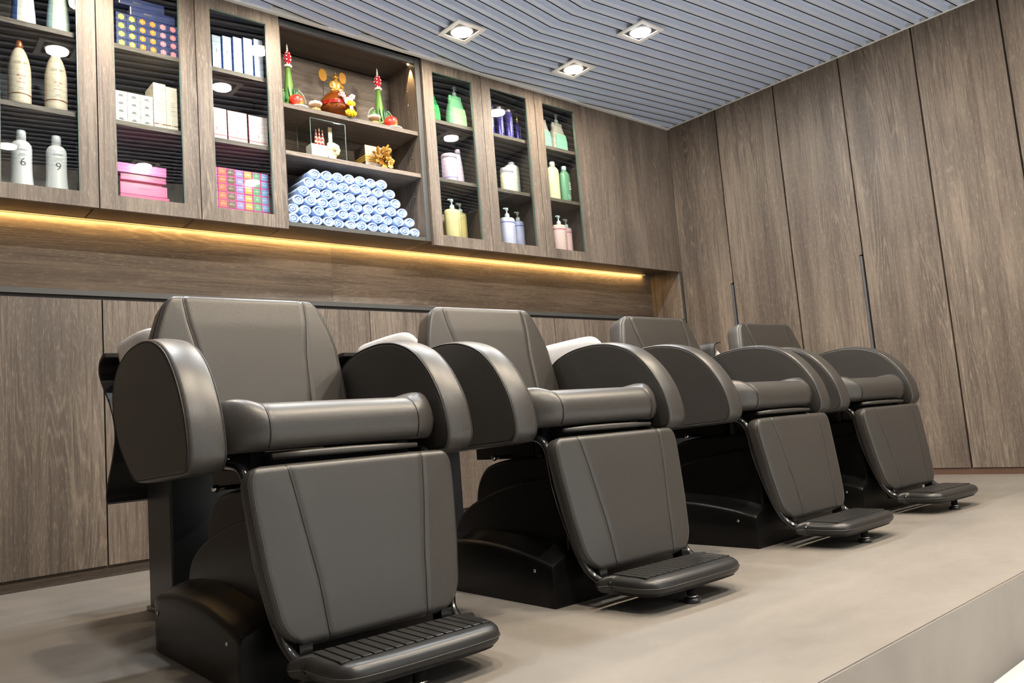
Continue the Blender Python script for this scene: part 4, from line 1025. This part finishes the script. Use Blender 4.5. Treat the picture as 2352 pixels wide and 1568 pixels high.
for x, z, a, L_ in ((-.030, .092, .9, .045), (.026, .100, -.5, .042), (.0, .108, .1, .034), (-.044, .058, 1.5, .038), (.048, .05, -1.5, .034), (-.035, .030, 2.2, .040), (.040, .030, -2.3, .040), (.012, .024, 3.0, .022), (-.012, .026, 2.8, .024)):
    b = MB()
    for s_ in range(3): petal(b, x*.6, .004*s_, .058+(z-.058)*.6, .014, L_*(1-.18*s_), .35+.2*s_, a+.25*(s_-1))
    b.build('outer_petal', rose_m, t)
for a, L_ in ((-.45, .085), (1.2, .070), (-1.9, .066)):
    b = MB(); petal(b, .0, .010, .062, .010, L_, .1, a, .2); b.build('leaf', goldm, t)
MB().lathe([(.020, 0), (.022, .004), (.012, .02), (.010, .05)], n=14).build('stand', goldm, t)
# --- rolled towels
def towel_mat():
    m, t, b = nt('towel_terry'); tc = N(t, 'ShaderNodeTexCoord'); oi = N(t, 'ShaderNodeObjectInfo')
    f = noise(t, tc.outputs['Object'], 420, 2)
    lk(t, mixc(t, mth(t, 'MULTIPLY', oi.outputs['Random'], .6), srgb(172, 200, 244), srgb(196, 217, 248)), b.inputs['Base Color']); b.inputs['Roughness'].default_value = .95; b.inputs['Specular IOR Level'].default_value = .1
    b.inputs['Sheen Weight'].default_value = .3
    bump(t, b, f, .5, .0015); return m
tm = towel_mat()
def towel_mesh(phase, turns, sx, sz):
    n = 26*turns; n = int(n); R0, th = .0315, .0092; L0, L1 = .0, .235
    sec = []
    for k in range(n+1):
        a = 2*PI*k/26; r = R0-.0106*min(1, max(0, (a-2*PI)/PI))-.0106*max(0, (a-3*PI)/(2*PI))
        tk = th*min(1, .25+a/3.0); ro, ri = max(r, .003), max(r-tk, .0005); rm = (ro+ri)/2
        c, s_ = math.cos(a+phase), math.sin(a+phase)
        P = lambda q, y: (q*c*sx, y, q*s_*sz)
        sec.append([P(ro, L1), P(ro, L0+.006), P(rm+(ro-rm)*.72, L0+.0016), P(rm, L0), P(rm-(rm-ri)*.72, L0+.0016), P(ri, L0+.006), P(ri, L1)])
    return MB().loft(sec, True, True, True).mesh('towel_roll', tm)
tms = [towel_mesh(p, tr, sx, sz) for p, tr, sx, sz in ((.3, 3.0, 1.0, .81), (1.6, 2.8, 1.01, .80), (2.9, 3.1, .99, .83), (4.2, 2.9, 1.01, .79), (5.3, 2.75, 1.0, .82))]
rows = [('bottom', 1.5137, [-2.9305, -2.868, -2.8075, -2.7475, -2.6865, -2.6245, -2.562, -2.496, -2.431, -2.366, -2.302, -2.236]), ('second', 1.5622, [-2.926, -2.862, -2.797, -2.731, -2.665, -2.599, -2.532, -2.466, -2.402, -2.337, -2.270]), ('third', 1.6095, [-2.900, -2.835, -2.771, -2.707, -2.642, -2.578, -2.513, -2.448, -2.380, -2.312]), ('fourth', 1.6560, [-2.868, -2.807, -2.744, -2.680, -2.615, -2.5485, -2.486, -2.418, -2.351]), ('fifth', 1.7030, [-2.838, -2.777, -2.714, -2.650, -2.587, -2.522, -2.452, -2.382]), ('top', 1.7500, [-2.805, -2.742, -2.680, -2.617, -2.553, -2.489, -2.427])]
random.seed(11)
for ri, (rn, z, xs) in enumerate(rows):
    for k, x in enumerate(xs):
        rw = rn+' row' if rn in ('bottom', 'top') else rn+' row up'
        o = link('towel', tms[(ri*3+k*7+k//3) % 5], None, (x, .038+random.random()*.012, z+random.uniform(-.0012, .0012)))
        o.rotation_euler = (0, random.uniform(-.15, .15), random.uniform(-.02, .02)); o.scale = (.95, 1, .95)
        tag(o, f'light blue rolled towel, {ORD[k]} from the left in the {rw} of the stack', 'towel', 'stack of rolled light blue towels')
# dark towel over the last basin
t = thing('draped_towel', 'dark towel draped over the basin between the third and fourth chairs', 'towel', (CH[3][0], CH[3][1], 0), CH[3][2])
t.scale = (1, 1, .955)
sec = []
for k in range(13):
    y = .385+.24*k/12; wob = .004*math.sin(k*1.7)
    sec.append([(-.160, y, .794), (-.175, y, .794+wob*.3), (-.205, y, .786), (-.214-wob, y, .76), (-.217-wob, y, .70), (-.220-wob*2, y, .650+wob), (-.217-wob*2, y, .650+wob), (-.2135-wob, y, .70), (-.2105-wob, y, .757), (-.202, y, .782), (-.172, y, .790), (-.160, y, .790)])
MB().loft(sec).build('cloth', blk_cloth, t)
